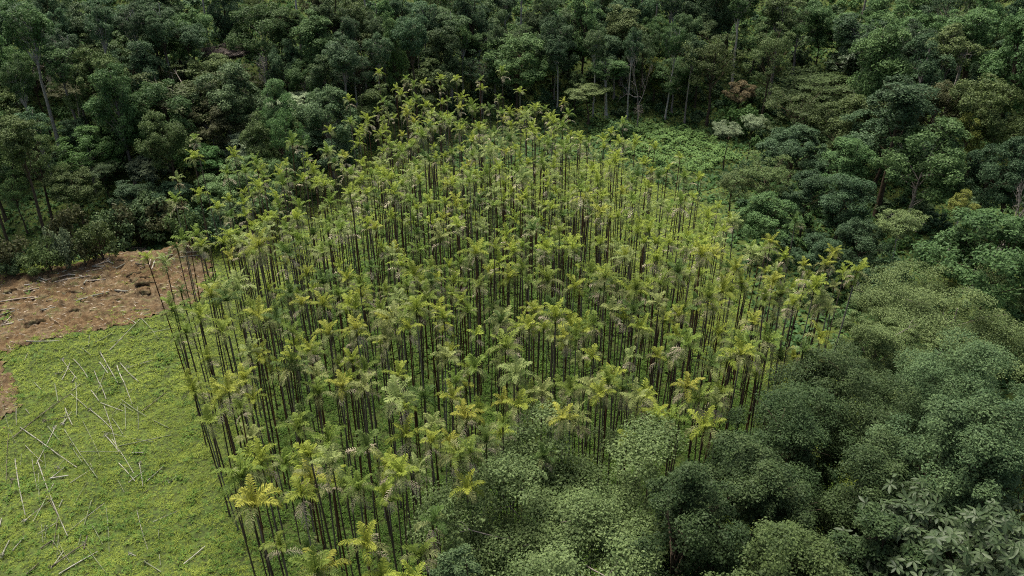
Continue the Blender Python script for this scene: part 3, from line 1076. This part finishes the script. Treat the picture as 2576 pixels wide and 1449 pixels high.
# ------------------------------------------------------------------ the rest of the forest
rf = random.Random(5)
KINDS = [('dome', .32), ('column', .26), ('slender', .20), ('airy', .16), ('umbrella', .04), ('bare', .02)]
spots = []
tries = 0
while tries < 30000:
    tries += 1
    y = rf.uniform(55, 345)
    x = rf.uniform(-.72, .72) * (y + 25)
    z = float(height(x, y))
    if not bool(in_view(np.array(x), np.array(y), np.array(z + 16), 60, 20)):
        continue
    if z < 1.2 and (bool(inside(FIELD, x, y)) or x > -30):
        continue
    if float(sdist(GROVE, x, y)) < 7 or float(sdist(SOIL, x, y)) < 14 or float(sdist(PATCH, x, y)) < 9:
        continue
    u, v, d = proj((x, y, z))
    if 30 < u < 320 and 400 < v < 620 and rf.random() < .8:
        continue
    if u > 2230 and 470 < v < 740:
        continue
    if 320 < u < 830 and 300 < v < 560 and rf.random() < .75:
        continue
    big = 1.3 if u > 1750 else 1.0
    rr = (5.0 + .008 * y) * big
    if any((x - a) ** 2 + (y - b) ** 2 < (.5 * rr + .26 * w * big) ** 2 for a, b, w in TREES):
        continue
    if v > 900:
        continue
    r = rf.random()
    if v < 170 and rf.random() < .22:
        r = .70
    for kd, pr in KINDS:
        r -= pr
        if r < 0:
            break
    far = v < 300
    if u < 860:
        hue = rf.choices(['dark', 'teal', 'mid', 'olive', 'brown', 'bright'], [4, 4, 3.4, 2, .5, .8])[0]
    elif u < 1750:
        hue = rf.choices(['dark', 'teal', 'mid', 'greyolive', 'olive'], [5, 5, 3, .8, .5])[0]
    else:
        hue = rf.choices(['dark', 'teal', 'mid', 'olive', 'greyolive', 'brown'], [4, 1.2, 3.4, 4, .9, .4])[0]
    h = {'dome': 18, 'column': 21, 'slender': 26, 'airy': 20, 'umbrella': 18, 'bare': 18}[kd] * rf.uniform(.7, 1.2) * (1 + .6 * (big - 1))
    w = {'dome': 10.5, 'column': 7.5, 'slender': 6.5, 'airy': 9.5, 'umbrella': 10, 'bare': 8}[kd] * rf.uniform(.8, 1.25) * big
    bark = rf.choice(['pale', 'pale', 'grey', 'brown']) if kd == 'slender' else rf.choice(['brown', 'brown', 'grey'])
    if kd == 'bare':
        bark = rf.choice(['bone', 'twig', 'twig'])
    spots.append((x, y, h, w, kd, hue, bark))
    TREES.append((x, y, w))
print('fill trees', len(spots), 'listed', len(LIST))
for s in spots:
    add_tree(*s)

# low shrubs between the trees: nobody could count them
mbs = MB()
shr = [MB() for _ in range(4)]
SV = []
for k in range(4):
    _, c = tree_mesh('shrub', 700 + k, 3.0, 3.6, 420, .42, 10)
    SV.append(np.concatenate(c.V).reshape(-1, 4, 3))
X, Y = scatter(-190, 210, 45, 320, 4.2, rg)
Z = height(X, Y)
ok = in_view(X, Y, Z, 60, 60) & ((Z > 1.2) | (X > 45)) & (sdist(GROVE, X, Y) > 3.5) & (sdist(SOIL, X, Y) > 3) & (sdist(PATCH, X, Y) > 1.5) & ~inside(FIELD, X, Y)
ok &= rg.random(len(X)) < (.62 + .5 * wav(X, Y, 25, 9))
for x, y, z in zip(X[ok], Y[ok], Z[ok]):
    V = SV[rg.integers(4)]
    a = rg.uniform(0, 6.28)
    s = rg.uniform(.6, 1.5)
    c, sn = math.cos(a) * s, math.sin(a) * s
    Vr = np.stack([V[..., 0] * c - V[..., 1] * sn + x, V[..., 0] * sn + V[..., 1] * c + y, V[..., 2] * s * rg.uniform(.7, 1.3) + z], -1)
    mbs.add(Vr.reshape(-1, 3), np.arange(len(V) * 4).reshape(-1, 4), rg.choice(3, p=[.5, .3, .2]), np.clip(rg.uniform(0, .5) + rg.uniform(0, .5, len(V)), 0, 1))
print('understory', int(ok.sum()))
stuff('understory', mbs.mesh('understory', [LM['dark'], LM['teal'], LM['mid']]), 'dark leafy understory filling the forest between the tree trunks', 'understory')


# ------------------------------------------------------------------ palms
def frond(mb, rng, az, el, L, pairs, droop, lw, ll, mat=0, tint=.5, base=(0, 0, 0), arch=1.0, vee=.5):
    """a feather frond: arching midrib with drooping leaflets on both sides"""
    n = pairs
    t = np.linspace(.02, 1, n)
    h = np.array([math.cos(az), math.sin(az), 0])
    upv = np.array([0, 0, 1.0])
    ang = el - arch * (t ** 1.4) * 1.6
    ds = L / n
    steps = (h[None] * np.cos(ang)[:, None] + upv[None] * np.sin(ang)[:, None]) * ds
    pts = np.array(base) + np.cumsum(steps, 0)
    tg = norm(steps)
    side = np.cross(h, upv)
    nrm = np.cross(side[None].repeat(n, 0), tg)
    tube(mb, np.vstack([np.array(base)[None], pts[::max(1, n // 5)]]), np.linspace(.035, .010, len(pts[::max(1, n // 5)]) + 1), 4, mat, tint * .7, cap=False)
    env = np.sin(np.clip(t * .92 + .10, 0, 1) * math.pi) ** .55
    for sgn in (-1, 1):
        fw = .55 + .6 * t
        d = norm(side[None] * sgn + tg * fw[:, None] + nrm * vee * (1 - t[:, None] * .5) + rng.normal(size=(n, 3)) * .17)
        lng = ll * env * rng.uniform(.85, 1.1, n)
        mid = pts + d * (lng * .5)[:, None]
        dr = d + np.array([0, 0, -1.0]) * (droop * rng.uniform(.7, 1.3, n))[:, None]
        tip = mid + norm(dr) * (lng * .5)[:, None]
        wv = norm(tg - d * np.sum(tg * d, 1, keepdims=True)) * lw * .5
        V = np.empty((n, 6, 3), np.float32)
        V[:, 0] = pts - wv * .5
        V[:, 1] = pts + wv * .5
        V[:, 2] = mid + wv
        V[:, 3] = tip
        V[:, 4] = mid - wv
        V[:, 5] = mid
        b = np.arange(n)[:, None] * 6
        tt = np.clip(tint + rng.uniform(-.22, .22, n), 0, 1)
        mb.add(V[:, :5].reshape(-1, 3), np.concatenate([np.arange(n)[:, None] * 5 + np.array([[0, 1, 2, 4]])]), mat, tt)
        mb.add(V[:, 2:5].reshape(-1, 3), np.arange(n)[:, None] * 3 + np.array([[0, 1, 2]]), mat, np.clip(tt + .1, 0, 1))


def palm_crown(seed, style, lod=0):
    """fresh fronds in slot 0, ageing paler lower fronds in slot 1"""
    rng = np.random.default_rng(seed)
    mb = MB()
    pairs = (20, 11)[lod]
    k = (1, 1.7)[lod]
    if style == 'upright':
        nf, els, L, dr = 9, (.35, 1.50), 1.6, .6
    elif style == 'drooping':
        nf, els, L, dr = 10, (.10, 1.35), 1.85, 1.2
    elif style == 'sparse':
        nf, els, L, dr = 6, (.30, 1.45), 1.5, .8
    else:
        nf, els, L, dr = 12, (.05, 1.50), 1.8, .9
    for i in range(nf):
        az = i * 2.4 + rng.uniform(-.45, .45)
        f = i / max(1, nf - 1)
        el = els[0] + (els[1] - els[0]) * f + rng.uniform(-.2, .2)
        old = f < .38 and rng.random() < .75
        frond(mb, rng, az, el, L * rng.uniform(.75, 1.12), pairs, dr * (2.1 - 1.4 * f), (.040 + .040 * f) * k, .60 * rng.uniform(.85, 1.15) * (1 - .25 * f),
              1 if old else 0, .05 + .75 * f + rng.uniform(-.15, .15), arch=rng.uniform(.8, 1.2) * (1.45 - 1.05 * f))
    if rng.random() < .55 and lod == 0:                 # young spear leaf
        tube(mb, [(0, 0, 0), (.02, .02, .7), (.05, .03, 1.35)], [.04, .03, .008], 5, 0, .9, cap=False)
    return mb


def dry_fronds(seed, lod=0, n=None):
    rng = np.random.default_rng(seed)
    mb = MB()
    for i in range(n or rng.integers(1, 4)):
        az = rng.uniform(0, 6.28)
        frond(mb, rng, az, rng.uniform(-.7, .5), 1.45 * rng.uniform(.7, 1.15), (10, 7)[lod], 1.4, (.045, .08)[lod], .55, 0, rng.uniform(.2, .9),
              base=(0, 0, -.25), arch=rng.uniform(.5, .9), vee=0.0)
    return mb


def palm_trunk(seed, sides=8):
    """unit-height ringed stem (scaled to length by its object)"""
    rng = np.random.default_rng(seed)
    mb = MB()
    n = 16
    t = np.linspace(0, 1, n)
    b = rng.normal(0, .010, 2)
    x = b[0] * np.sin(t * math.pi) * 20 * .5 + rng.normal(0, .012, n).cumsum() * .5
    y = b[1] * np.sin(t * math.pi) * 20 * .5 + rng.normal(0, .012, n).cumsum() * .5
    x -= t * x[-1]
    y -= t * y[-1]
    r = .098 - .026 * t
    r[0] *= 1.4
    tube(mb, np.stack([x, y, t], -1), r, sides, 0, t[0])
    return mb


NT = 8
TRK = [palm_trunk(40 + i).mesh('trunk', [PT['black']], True) for i in range(NT)]
STY = ['upright', 'full', 'drooping', 'sparse', 'full', 'drooping', 'upright', 'full', 'drooping', 'sparse', 'full', 'drooping', 'full', 'upright', 'drooping', 'full', 'sparse', 'full']
CRW = [palm_crown(60 + i, s).mesh('crown', [FR['bright'], OLDF]) for i, s in enumerate(STY)]
DRY = [dry_fronds(80 + i).mesh('dry_fronds', [DEADF]) for i in range(7)]
sm = MB()
tube(sm, [(0, 0, -1.0), (0, 0, -.5), (0, 0, 0), (0, 0, .2)], [.075, .10, .085, .03], 8)
SHM = sm.mesh('crownshaft', [SHAFT], True)

rp = np.random.default_rng(77)
pts = []
cell = {}
MIN = 2.0
OPEN = plane_pt(880, 500, 0)
bb = GROVE.min(0), GROVE.max(0)
# rows with jitter, thinned where two would stand too close
for it in range(60000):
    x = rp.uniform(bb[0][0], bb[1][0])
    y = rp.uniform(bb[0][1], bb[1][1])
    sd = float(sdist(GROVE, x, y)) if it < 1 else None
    key = (int(x // MIN), int(y // MIN))
    md = MIN * (1.0 if y < 130 else 1.05)
    bad = False
    for i in (-1, 0, 1):
        for j in (-1, 0, 1):
            for (a, b) in cell.get((key[0] + i, key[1] + j), ()):
                if (a - x) ** 2 + (b - y) ** 2 < md * md:
                    bad = True
    if bad:
        continue
    if not bool(inside(GROVE, x, y)) or rp.random() < (.12 if x > 0 else .4) * smooth((y - 130) / 40) or rp.random() > .86 + .5 * wav(x, y, 16, 13):
        if rp.random() < .6:
            cell.setdefault(key, []).append((x, y))
        continue
    if y > 148 and x < 8 and rp.random() < .55:
        continue
    if math.hypot(x - OPEN[0], (y - OPEN[1]) * .8) < 19 and rp.random() < .62:
        continue
    cell.setdefault(key, []).append((x, y))
    pts.append((x, y))
EXTRA = [(435, 462), (480, 440), (520, 428), (835, 318), (1770, 378), (1632, 352), (445, 550), (402, 668), (455, 632), (400, 625), (2128, 668), (2055, 690),
         (2025, 700), (2000, 585), (1960, 590), (1910, 600), (1930, 660), (884, 275), (1725, 430), (720, 385), (700, 440), (560, 460), (460, 720), (1545, 330), (498, 505), (500, 560), (572, 435), (545, 525), (603, 545), (490, 620), (565, 600), (418, 720), (465, 705), (540, 740), (520, 690), (430, 765), (470, 830), (600, 440), (1580, 335), (1640, 390), (1680, 400), (1520, 330)]
for u, v in EXTRA:
    x, y = plane_pt(u, v, CROWN_Z)
    if all((a - x) ** 2 + (b - y) ** 2 > 1.5 for a, b in pts):
        pts.append((x, y))
palms = []
for x, y in pts:
    z = float(height(x, y))
    h = CROWN_Z + .8 + rp.normal(0, 2.2) + 2.2 * smooth((75 - y) / 30) * rp.uniform(.2, 1.3)
    if rp.random() < .06:
        h *= rp.uniform(.6, .85)
    h = h * .95 - z * .6
    u, v, d = proj((x, y, z + h))
    ub, vb_, _ = proj((x, y, z))
    if u < -60 or u > 2640 or v > 1500 or (v < -50):
        if not (0 < vb_ < 1449):
            continue
    palms.append([x, y, z, h, u, v, d])
palms.sort(key=lambda p: p[6])
print('palms', len(palms))
NEAR = 300

CLOOK = {'bright': 'bright-green', 'yellow': 'yellowing', 'green': 'mid-green', 'dark': 'dark-green', 'pale': 'pale-green'}
SLOOK = {'upright': 'upright', 'drooping': 'drooping', 'sparse': 'sparse', 'full': 'full'}
TLOOK = {'black': 'blackish', 'red': 'red-brown', 'grey': 'grey-brown', 'pale': 'pale'}


def palm_place(u, v, edge_l, edge_r):
    if edge_l < 5:
        return 'bordering grass clearing'
    if v > 1230:
        return 'bottom grove edge'
    if edge_r < 6:
        return 'beside right-hand trees'
    if v > 1050:
        return 'front grove rows'
    if v > 880:
        return 'middle grove rows'
    return 'further back in grove'


far = MB()
LT = [palm_trunk(40 + i, 5) for i in range(4)]
LC = [palm_crown(60 + i, s, 1) for i, s in enumerate(STY[:8])]
LD = [dry_fronds(80 + i, 1) for i in range(4)]
FRK = list(FR)
PTK = list(PT)
left_edge = GROVE[0:10]
for i, (x, y, z, h, u, v, d) in enumerate(palms):
    fc = rp.choice(FRK, p=[.43, .06, .30, .11, .10])
    tk = rp.choice(PTK, p=[.50, .22, .20, .08])
    if y > 140 and rp.random() < .35:
        tk = 'grey'
    a = rp.uniform(0, 6.28)
    s = rp.uniform(.74, 1.24) * (1 - .08 * smooth((y - 90) / 60)) * (1.12 if y < 78 else 1)
    lean = rp.normal(0, .024, 2)
    dry = rp.random() < .62
    if i < NEAR:
        ci = int(rp.integers(len(CRW)))
        o = root('palm_tree', 'palm', (x, y, z - .1), (lean[0], lean[1], a), 'slender palms of the grove')
        r = rp.uniform(.60, 1.02)
        link('trunk', TRK[int(rp.integers(NT))], o, scale=(r, r, h), mats=[PT[tk]])
        link('crownshaft', SHM, o, loc=(0, 0, h + .6), scale=(r, r, 1))
        link('crown', CRW[ci], o, loc=(0, 0, h + .65), scale=(s, s, s), rot=(rp.normal(0, .12), rp.normal(0, .12), rp.uniform(0, 6.28)), mats=[FR[fc], OLDF])
        if dry:
            link('dry_fronds', DRY[int(rp.integers(len(DRY)))], o, loc=(0, 0, h + .3), scale=(s, s, s), rot=(0, 0, rp.uniform(0, 6.28)))
        el = float(min(np.hypot(x - left_edge[:, 0], y - left_edge[:, 1]).min(), edge_dist(left_edge, x, y))) if x < 0 else 99
        er = float(edge_dist(GROVE[11:20], x, y)) if x > 0 else 99
        look = '%s-trunked palm with %s %s crown%s,' % (TLOOK[tk], SLOOK[STY[ci]], CLOOK[fc], ', dry fronds' if dry else '')
        say(o, look, palm_place(u, v, el, er), u, v)
    else:
        R = np.array(Matrix.Rotation(a, 3, 'Z') @ Matrix.Rotation(lean[0], 3, 'X') @ Matrix.Rotation(lean[1], 3, 'Y'))

        def put(src, sc, off, mat):
            for (F, m, t), V in zip(src.F, src.V):
                pass
            V = np.concatenate(src.V) * np.array(sc) + np.array(off)
            V = V @ R.T + np.array([x, y, z - .1])
            n0 = far.n
            far.V.append(V.astype(np.float32))
            far.n += len(V)
            for F, m, t in src.F:
                far.F.append((F + n0, np.where(m == 1, len(FRK) + 5, mat).astype(np.int32), t))
        put(LT[int(rp.integers(4))], (.85, .85, h + .6), (0, 0, 0), len(FRK) + 1 + PTK.index(tk))
        put(LC[int(rp.integers(8))], (s, s, s), (0, 0, h + .65), FRK.index(fc))
        if dry:
            put(LD[int(rp.integers(4))], (s, s, s), (0, 0, h + .3), len(FRK))
stuff('palm_grove', far.mesh('palm_grove', [FR[k] for k in FRK] + [DEADF] + [PT[k] for k in PTK] + [OLDF]), 'far part of the palm grove, hundreds of slender dark trunks and small crowns', 'palm grove')

# ------------------------------------------------------------------ felled trunks
G7 = [(155, 335, 585, 640, 'p'), (100, 420, 540, 80, 'd'), (540, 85, 660, 190, 'p'), (685, 205, 855, 360, 'p'), (790, 180, 890, 510, 'p'), (915, 120, 1275, 340, 'g'),
      (1080, 215, 1245, 75, 'd'), (770, 360, 1170, 448, 'g'), (285, 580, 515, 1160, 'p'), (120, 580, 195, 1000, 'p'), (298, 690, 300, 900, 'g'), (380, 720, 520, 700, 'w'),
      (385, 720, 495, 630, 'p'), (490, 355, 740, 720, 'g'), (365, 330, 450, 430, 'g'), (495, 190, 550, 320, 'p'), (610, 520, 905, 520, 'g'), (1000, 525, 1085, 525, 'w'),
      (895, 475, 1295, 390, 'g'), (800, 400, 905, 520, 'p'), (970, 750, 1090, 665, 'p'), (1115, 745, 1240, 630, 'p'), (1285, 750, 1340, 700, 'p'), (690, 55, 750, 140, 'p'),
      (755, 0, 805, 125, 'p'), (940, 0, 1000, 160, 'p'), (265, 0, 315, 50, 'g'), (125, 170, 128, 320, 'p'), (195, 195, 225, 235, 'p'), (1390, 1370, 1550, 1230, 'w'),
      (1100, 1355, 1220, 1430, 'g'), (450, 1445, 740, 1275, 'w'), (390, 1390, 650, 1210, 'd'), (410, 1370, 480, 1270, 'w'), (20, 1310, 75, 1190, 'p'), (100, 1270, 185, 1170, 'p'),
      (290, 1145, 430, 1055, 'p'), (190, 1050, 230, 1010, 'p'), (605, 1155, 660, 1090, 'g'), (200, 1445, 300, 1360, 'd'), (0, 1090, 15, 1020, 'w'), (1040, 180, 1045, 350, 'g'),
      (945, 160, 950, 350, 'g'), (480, 320, 500, 200, 'g'), (540, 480, 625, 600, 'g'), (910, 150, 1010, 215, 'g'), (450, 940, 475, 880, 'p'), (575, 0, 580, 250, 'g'),
      (415, 0, 440, 140, 'g'), (545, 60, 610, 10, 'p'), (310, 1255, 400, 1190, 'd'), (990, 1290, 1030, 1310, 'p'), (635, 1250, 665, 1150, 'd'), (850, 270, 930, 390, 'g')]
G4 = [(200, 1133, 450, 1130, 'w'), (830, 1200, 1060, 960, 'p'), (830, 1140, 1020, 1100, 'g'), (1070, 960, 1200, 1120, 'g'), (1100, 1080, 1320, 1030, 'g'), (940, 960, 1410, 890, 'g'),
      (930, 900, 1230, 895, 'd'), (720, 1140, 850, 1075, 'g'), (625, 1185, 690, 1240, 'g'), (760, 1220, 890, 1445, 'p'), (885, 1315, 940, 1445, 'w'), (910, 1300, 1050, 1445, 'p'),
      (970, 1335, 1150, 1280, 'p'), (555, 1265, 665, 1410, 'p'), (470, 1430, 530, 1295, 'p'), (715, 1360, 750, 1449, 'p'), (755, 1290, 820, 1380, 'p'), (550, 1440, 570, 1400, 'p'),
      (185, 1280, 218, 1215, 'p'), (790, 1005, 860, 998, 'w'), (1450, 785, 1515, 735, 'g'), (970, 965, 1030, 1000, 'w'), (1800, 700, 1870, 745, 'w'), (670, 1170, 680, 1090, 'g')]
S4 = [(945, 440, 1170, 470, 'b'), (950, 435, 1100, 445, 'b'), (780, 545, 1105, 410, 'b'), (980, 425, 1110, 435, 'b'), (720, 570, 860, 525, 'b'), (700, 570, 800, 590, 'p'),
      (655, 620, 780, 590, 'b'), (880, 595, 945, 555, 'p'), (1030, 575, 1130, 572, 'd'), (1040, 565, 1120, 562, 'b'), (1140, 520, 1130, 580, 'b'), (1170, 520, 1150, 600, 'w'),
      (1180, 515, 1310, 490, 'p'), (1250, 555, 1305, 510, 'b'), (1030, 610, 1100, 580, 'd'), (580, 840, 720, 790, 'p'), (600, 830, 710, 800, 'b'), (350, 680, 520, 640, 'b'),
      (440, 640, 510, 610, 'p'), (530, 640, 625, 645, 'w'), (290, 675, 350, 700, 'b'), (190, 720, 285, 705, 'w'), (0, 750, 110, 735, 'p'), (0, 765, 80, 765, 'b'),
      (0, 850, 260, 810, 'b'), (320, 905, 420, 885, 'p'), (30, 1020, 200, 970, 'w'), (20, 1025, 220, 985, 'b'), (0, 915, 120, 900, 'b'), (0, 945, 120, 925, 'p'),
      (45, 1000, 100, 950, 'b'), (870, 755, 975, 770, 'p'), (890, 765, 960, 775, 'd'), (640, 710, 660, 680, 'p'), (660, 690, 800, 670, 'b'), (610, 740, 640, 760, 'w'),
      (1360, 505, 1530, 490, 'p'), (1390, 470, 1500, 465, 'b'), (820, 540, 860, 555, 'w'), (720, 800, 830, 775, 'p'), (500, 680, 700, 650, 'b'), (180, 760, 300, 740, 'b'),
      (300, 660, 360, 690, 'p'), (420, 700, 560, 660, 'b'), (240, 830, 330, 800, 'b'), (1080, 470, 1200, 440, 'p'), (860, 480, 1000, 455, 'p')]
TONE = {'p': 'pale', 'w': 'bleached', 'g': 'mossy', 'd': 'dark', 'b': 'brown'}
rl = np.random.default_rng(91)


def felled(u0, v0, u1, v1, tone, where, thin=1.0):
    a, b = ground_pt(u0, v0), ground_pt(u1, v1)
    L = float(np.hypot(b[0] - a[0], b[1] - a[1]))
    n = max(4, int(L / 1.2))
    t = np.linspace(0, 1, n)
    d = np.array([b[0] - a[0], b[1] - a[1]]) / max(L, .1)
    off = rl.normal(0, .012) * L * np.sin(t * math.pi)
    x = a[0] + (b[0] - a[0]) * t - d[1] * off
    y = a[1] + (b[1] - a[1]) * t + d[0] * off
    r0 = (.105 if where == 'soil' else .054) + rl.uniform(-.012, .020)
    r = r0 * thin * (1 - .28 * t) * (1 + rl.normal(0, .04, n))
    zf = soil_z if where == 'soil' else height
    z = zf(x, y)
    z = np.minimum(np.convolve(np.pad(z, 2, 'edge'), np.ones(5) / 5, 'valid') + .10, z + .35) + (.10 if where != 'soil' else .05)
    P = np.stack([x, y, z], -1)
    c = P.mean(0)
    mb = MB()
    tube(mb, P - c, r, 8)
    if rl.random() < .25:                                # frayed root plate
        k = 14
        aa = rl.uniform(0, 6.28, k)
        N = norm(rl.normal(size=(k, 3)))
        Q = (P[0] - c) + np.stack([np.cos(aa) * .18, np.sin(aa) * .18, rl.uniform(-.05, .25, k)], -1)
        leaves(mb, Q, N, .5, .08, rl)
    o = link('felled_trunk', mb.mesh('felled_trunk', [LOGM[tone]]), loc=tuple(c))
    o['category'] = 'log'
    o['group'] = 'felled trunks on the soil' if where == 'soil' else 'felled trunks in the grass'
    sz = 'short' if L < 3.2 else ('long' if L > 8 else 'medium-length')
    ang = math.degrees(math.atan2(-(v1 - v0), u1 - u0)) % 180
    di = 'lying level' if ang < 20 or ang > 160 else ('pointing up right' if ang < 75 else ('pointing straight away' if ang < 105 else 'pointing down right'))
    vm = (v0 + v1) / 2
    if where == 'soil':
        pl = 'near soil crest' if vm < 670 else ('amid bare soil' if vm < 760 else 'at lower soil edge')
    else:
        pl = 'in grass below bare soil' if vm < 900 else ('in mid-clearing grass' if vm < 1120 else ('in lower clearing grass' if vm < 1280 else 'in bottom-left grass'))
    say(o, '%s %s felled trunk %s' % (sz, TONE[tone], di), pl, (u0 + u1) / 2, vm)


for l in G7:
    felled(l[0] / 3.0, 966 + l[1] / 3.0, l[2] / 3.0, 966 + l[3] / 3.0, l[4], 'grass')
for l in G4:
    felled(l[0] / 3.0, 483 + l[1] / 3.0, l[2] / 3.0, 483 + l[3] / 3.0, l[4], 'grass')
for l in S4:
    felled(l[0] / 3.0, 483 + l[1] / 3.0, l[2] / 3.0, 483 + l[3] / 3.0, l[4], 'soil')

# thin stems among them
for q in range(46):
    u0, v0 = rl.uniform(-10, 420), rl.uniform(900, 1400)
    if not (v0 > 905 and u0 < 430 + (v0 - 900) * .3):
        continue
    a_ = rl.choice([rl.normal(1.1, .35), rl.normal(-.6, .3), rl.normal(1.75, .3)])
    Lp = rl.uniform(25, 120)
    felled(u0, v0, u0 + math.cos(a_) * Lp, v0 + math.sin(a_) * Lp, 'gpgdw'[int(rl.integers(5))], 'grass', .6)

# dry sticks and leaf litter strewn over the soil
mbl = MB()
X, Y = scatter(-112, -34, 72, 142, .75, rl)
ok = (soil_raw(X, Y) < -.4) & in_view(X, Y, X * 0) & (rl.random(len(X)) < .42 + .5 * wav(X, Y, 6, 3))
X, Y = X[ok], Y[ok]
n = len(X)
a_ = rl.normal(.12, .5, n)
T = np.stack([np.cos(a_), np.sin(a_), rl.normal(0, .08, n)], -1)
N = norm(np.stack([rl.normal(0, .35, n), rl.normal(0, .35, n), np.ones(n)], -1))
leaves(mbl, np.stack([X, Y, soil_z(X, Y) + .06], -1), N, rl.uniform(.3, 1.5, n), rl.uniform(.05, .13, n), rl, 0, rl.uniform(0, 1, n), T)
LIT = leaf_mat('dry_litter', (.13, .11, .08), (.42, .38, .30), trans=0, vary=0)
stuff('stick_litter', mbl.mesh('stick_litter', [LIT]), 'dry sticks and leaf litter strewn over the bare soil', 'litter')

# a cut green frond lying on the crest of the soil bank
p = ground_pt(397, 612)
mb = MB()
for q in range(4):
    frond(mb, np.random.default_rng(300 + q), .4 + q * .5, .55 - .1 * q, 2.2, 18, .6, .12, .7, 0, .4)
o = link('cut_frond', mb.mesh('cut_frond', [FR['dark']]), loc=(p[0], p[1], p[2] + .25))
o['label'] = 'cut green palm frond lying on the crest of the soil bank'
o['category'] = 'palm frond'

# clods and heaps of red earth
CL = [(345, 705, 1.5), (335, 690, 1.2), (360, 720, 1.1), (362, 738, 1.2), (195, 735, 1.4), (110, 745, 1.5), (140, 700, 1.1), (85, 812, 1.5), (190, 780, 1.1), (310, 655, .9),
      (160, 738, .8), (60, 700, .9), (20, 735, 1.1), (240, 700, .9), (300, 752, .8), (380, 710, .9)]
for q, (u, v, s) in enumerate(CL):
    g = ground_pt(u, v)
    rq = np.random.default_rng(400 + q)
    nu, nv = 16, 8
    V = []
    for j in range(nv):
        for i in range(nu):
            a = i / nu * 6.283
            ph = j / (nv - 1) * 1.45
            rr = s * (1 + .28 * math.sin(3 * a + q) + .18 * math.sin(7 * a + 2 * q) + rq.uniform(-.12, .12))
            V.append((math.cos(a) * math.cos(ph) * rr, math.sin(a) * math.cos(ph) * rr * .8, math.sin(ph) * s * .55 * (1 + rq.uniform(-.2, .2)) - .12))
    V.append((0, 0, s * .5))
    F = [(j * nu + i, j * nu + (i + 1) % nu, (j + 1) * nu + (i + 1) % nu, (j + 1) * nu + i) for j in range(nv - 1) for i in range(nu)]
    mb = MB()
    mb.add(V, F)
    mb.F.append((np.array([((nv - 1) * nu + i, (nv - 1) * nu + (i + 1) % nu, nv * nu) for i in range(nu)]), np.zeros(nu, np.int32), np.full(nu, .5, np.float32)))
    gz = float(soil_z(g[0], g[1]))
    o = link('earth_heap', mb.mesh('earth_heap', [SOILM]), loc=(g[0], g[1], gz))
    o['category'] = 'earth heap'
    o['group'] = 'heaps of turned earth'
    say(o, ('large' if s > 1.25 else 'medium' if s > 1 else 'small') + ' heap of red-brown earth', 'on the bare soil ' + ('near its crest' if v < 700 else 'in its middle' if v < 745 else 'near its lower edge'), u, v)

# ------------------------------------------------------------------ labels: same look and place are told apart by their order from the left
ORD = ['leftmost', 'second', 'third', 'fourth', 'fifth', 'sixth', 'seventh', 'eighth', 'ninth', 'tenth', 'eleventh', 'twelfth', 'thirteenth', 'fourteenth', 'fifteenth',
       'sixteenth', 'seventeenth', 'eighteenth', 'nineteenth', 'twentieth']
by = {}
for o, look, place, u, v in LABELS:
    by.setdefault((look, place), []).append((u, v, o))
for (look, place), L in by.items():
    L.sort(key=lambda t: t[0])
    for i, (u, v, o) in enumerate(L):
        base = look + ' ' + place
        if len(L) > 1:
            w = 'leftmost' if i == 0 else ('rightmost' if i == len(L) - 1 else ORD[min(i, 19)] + ' from left')
            base = base + ', ' + w
        o['label'] = base
print('labels', len(LABELS), 'max words', max(len(o['label'].split()) for o, *_ in LABELS), 'distinct', len({o['label'] for o, *_ in LABELS}))
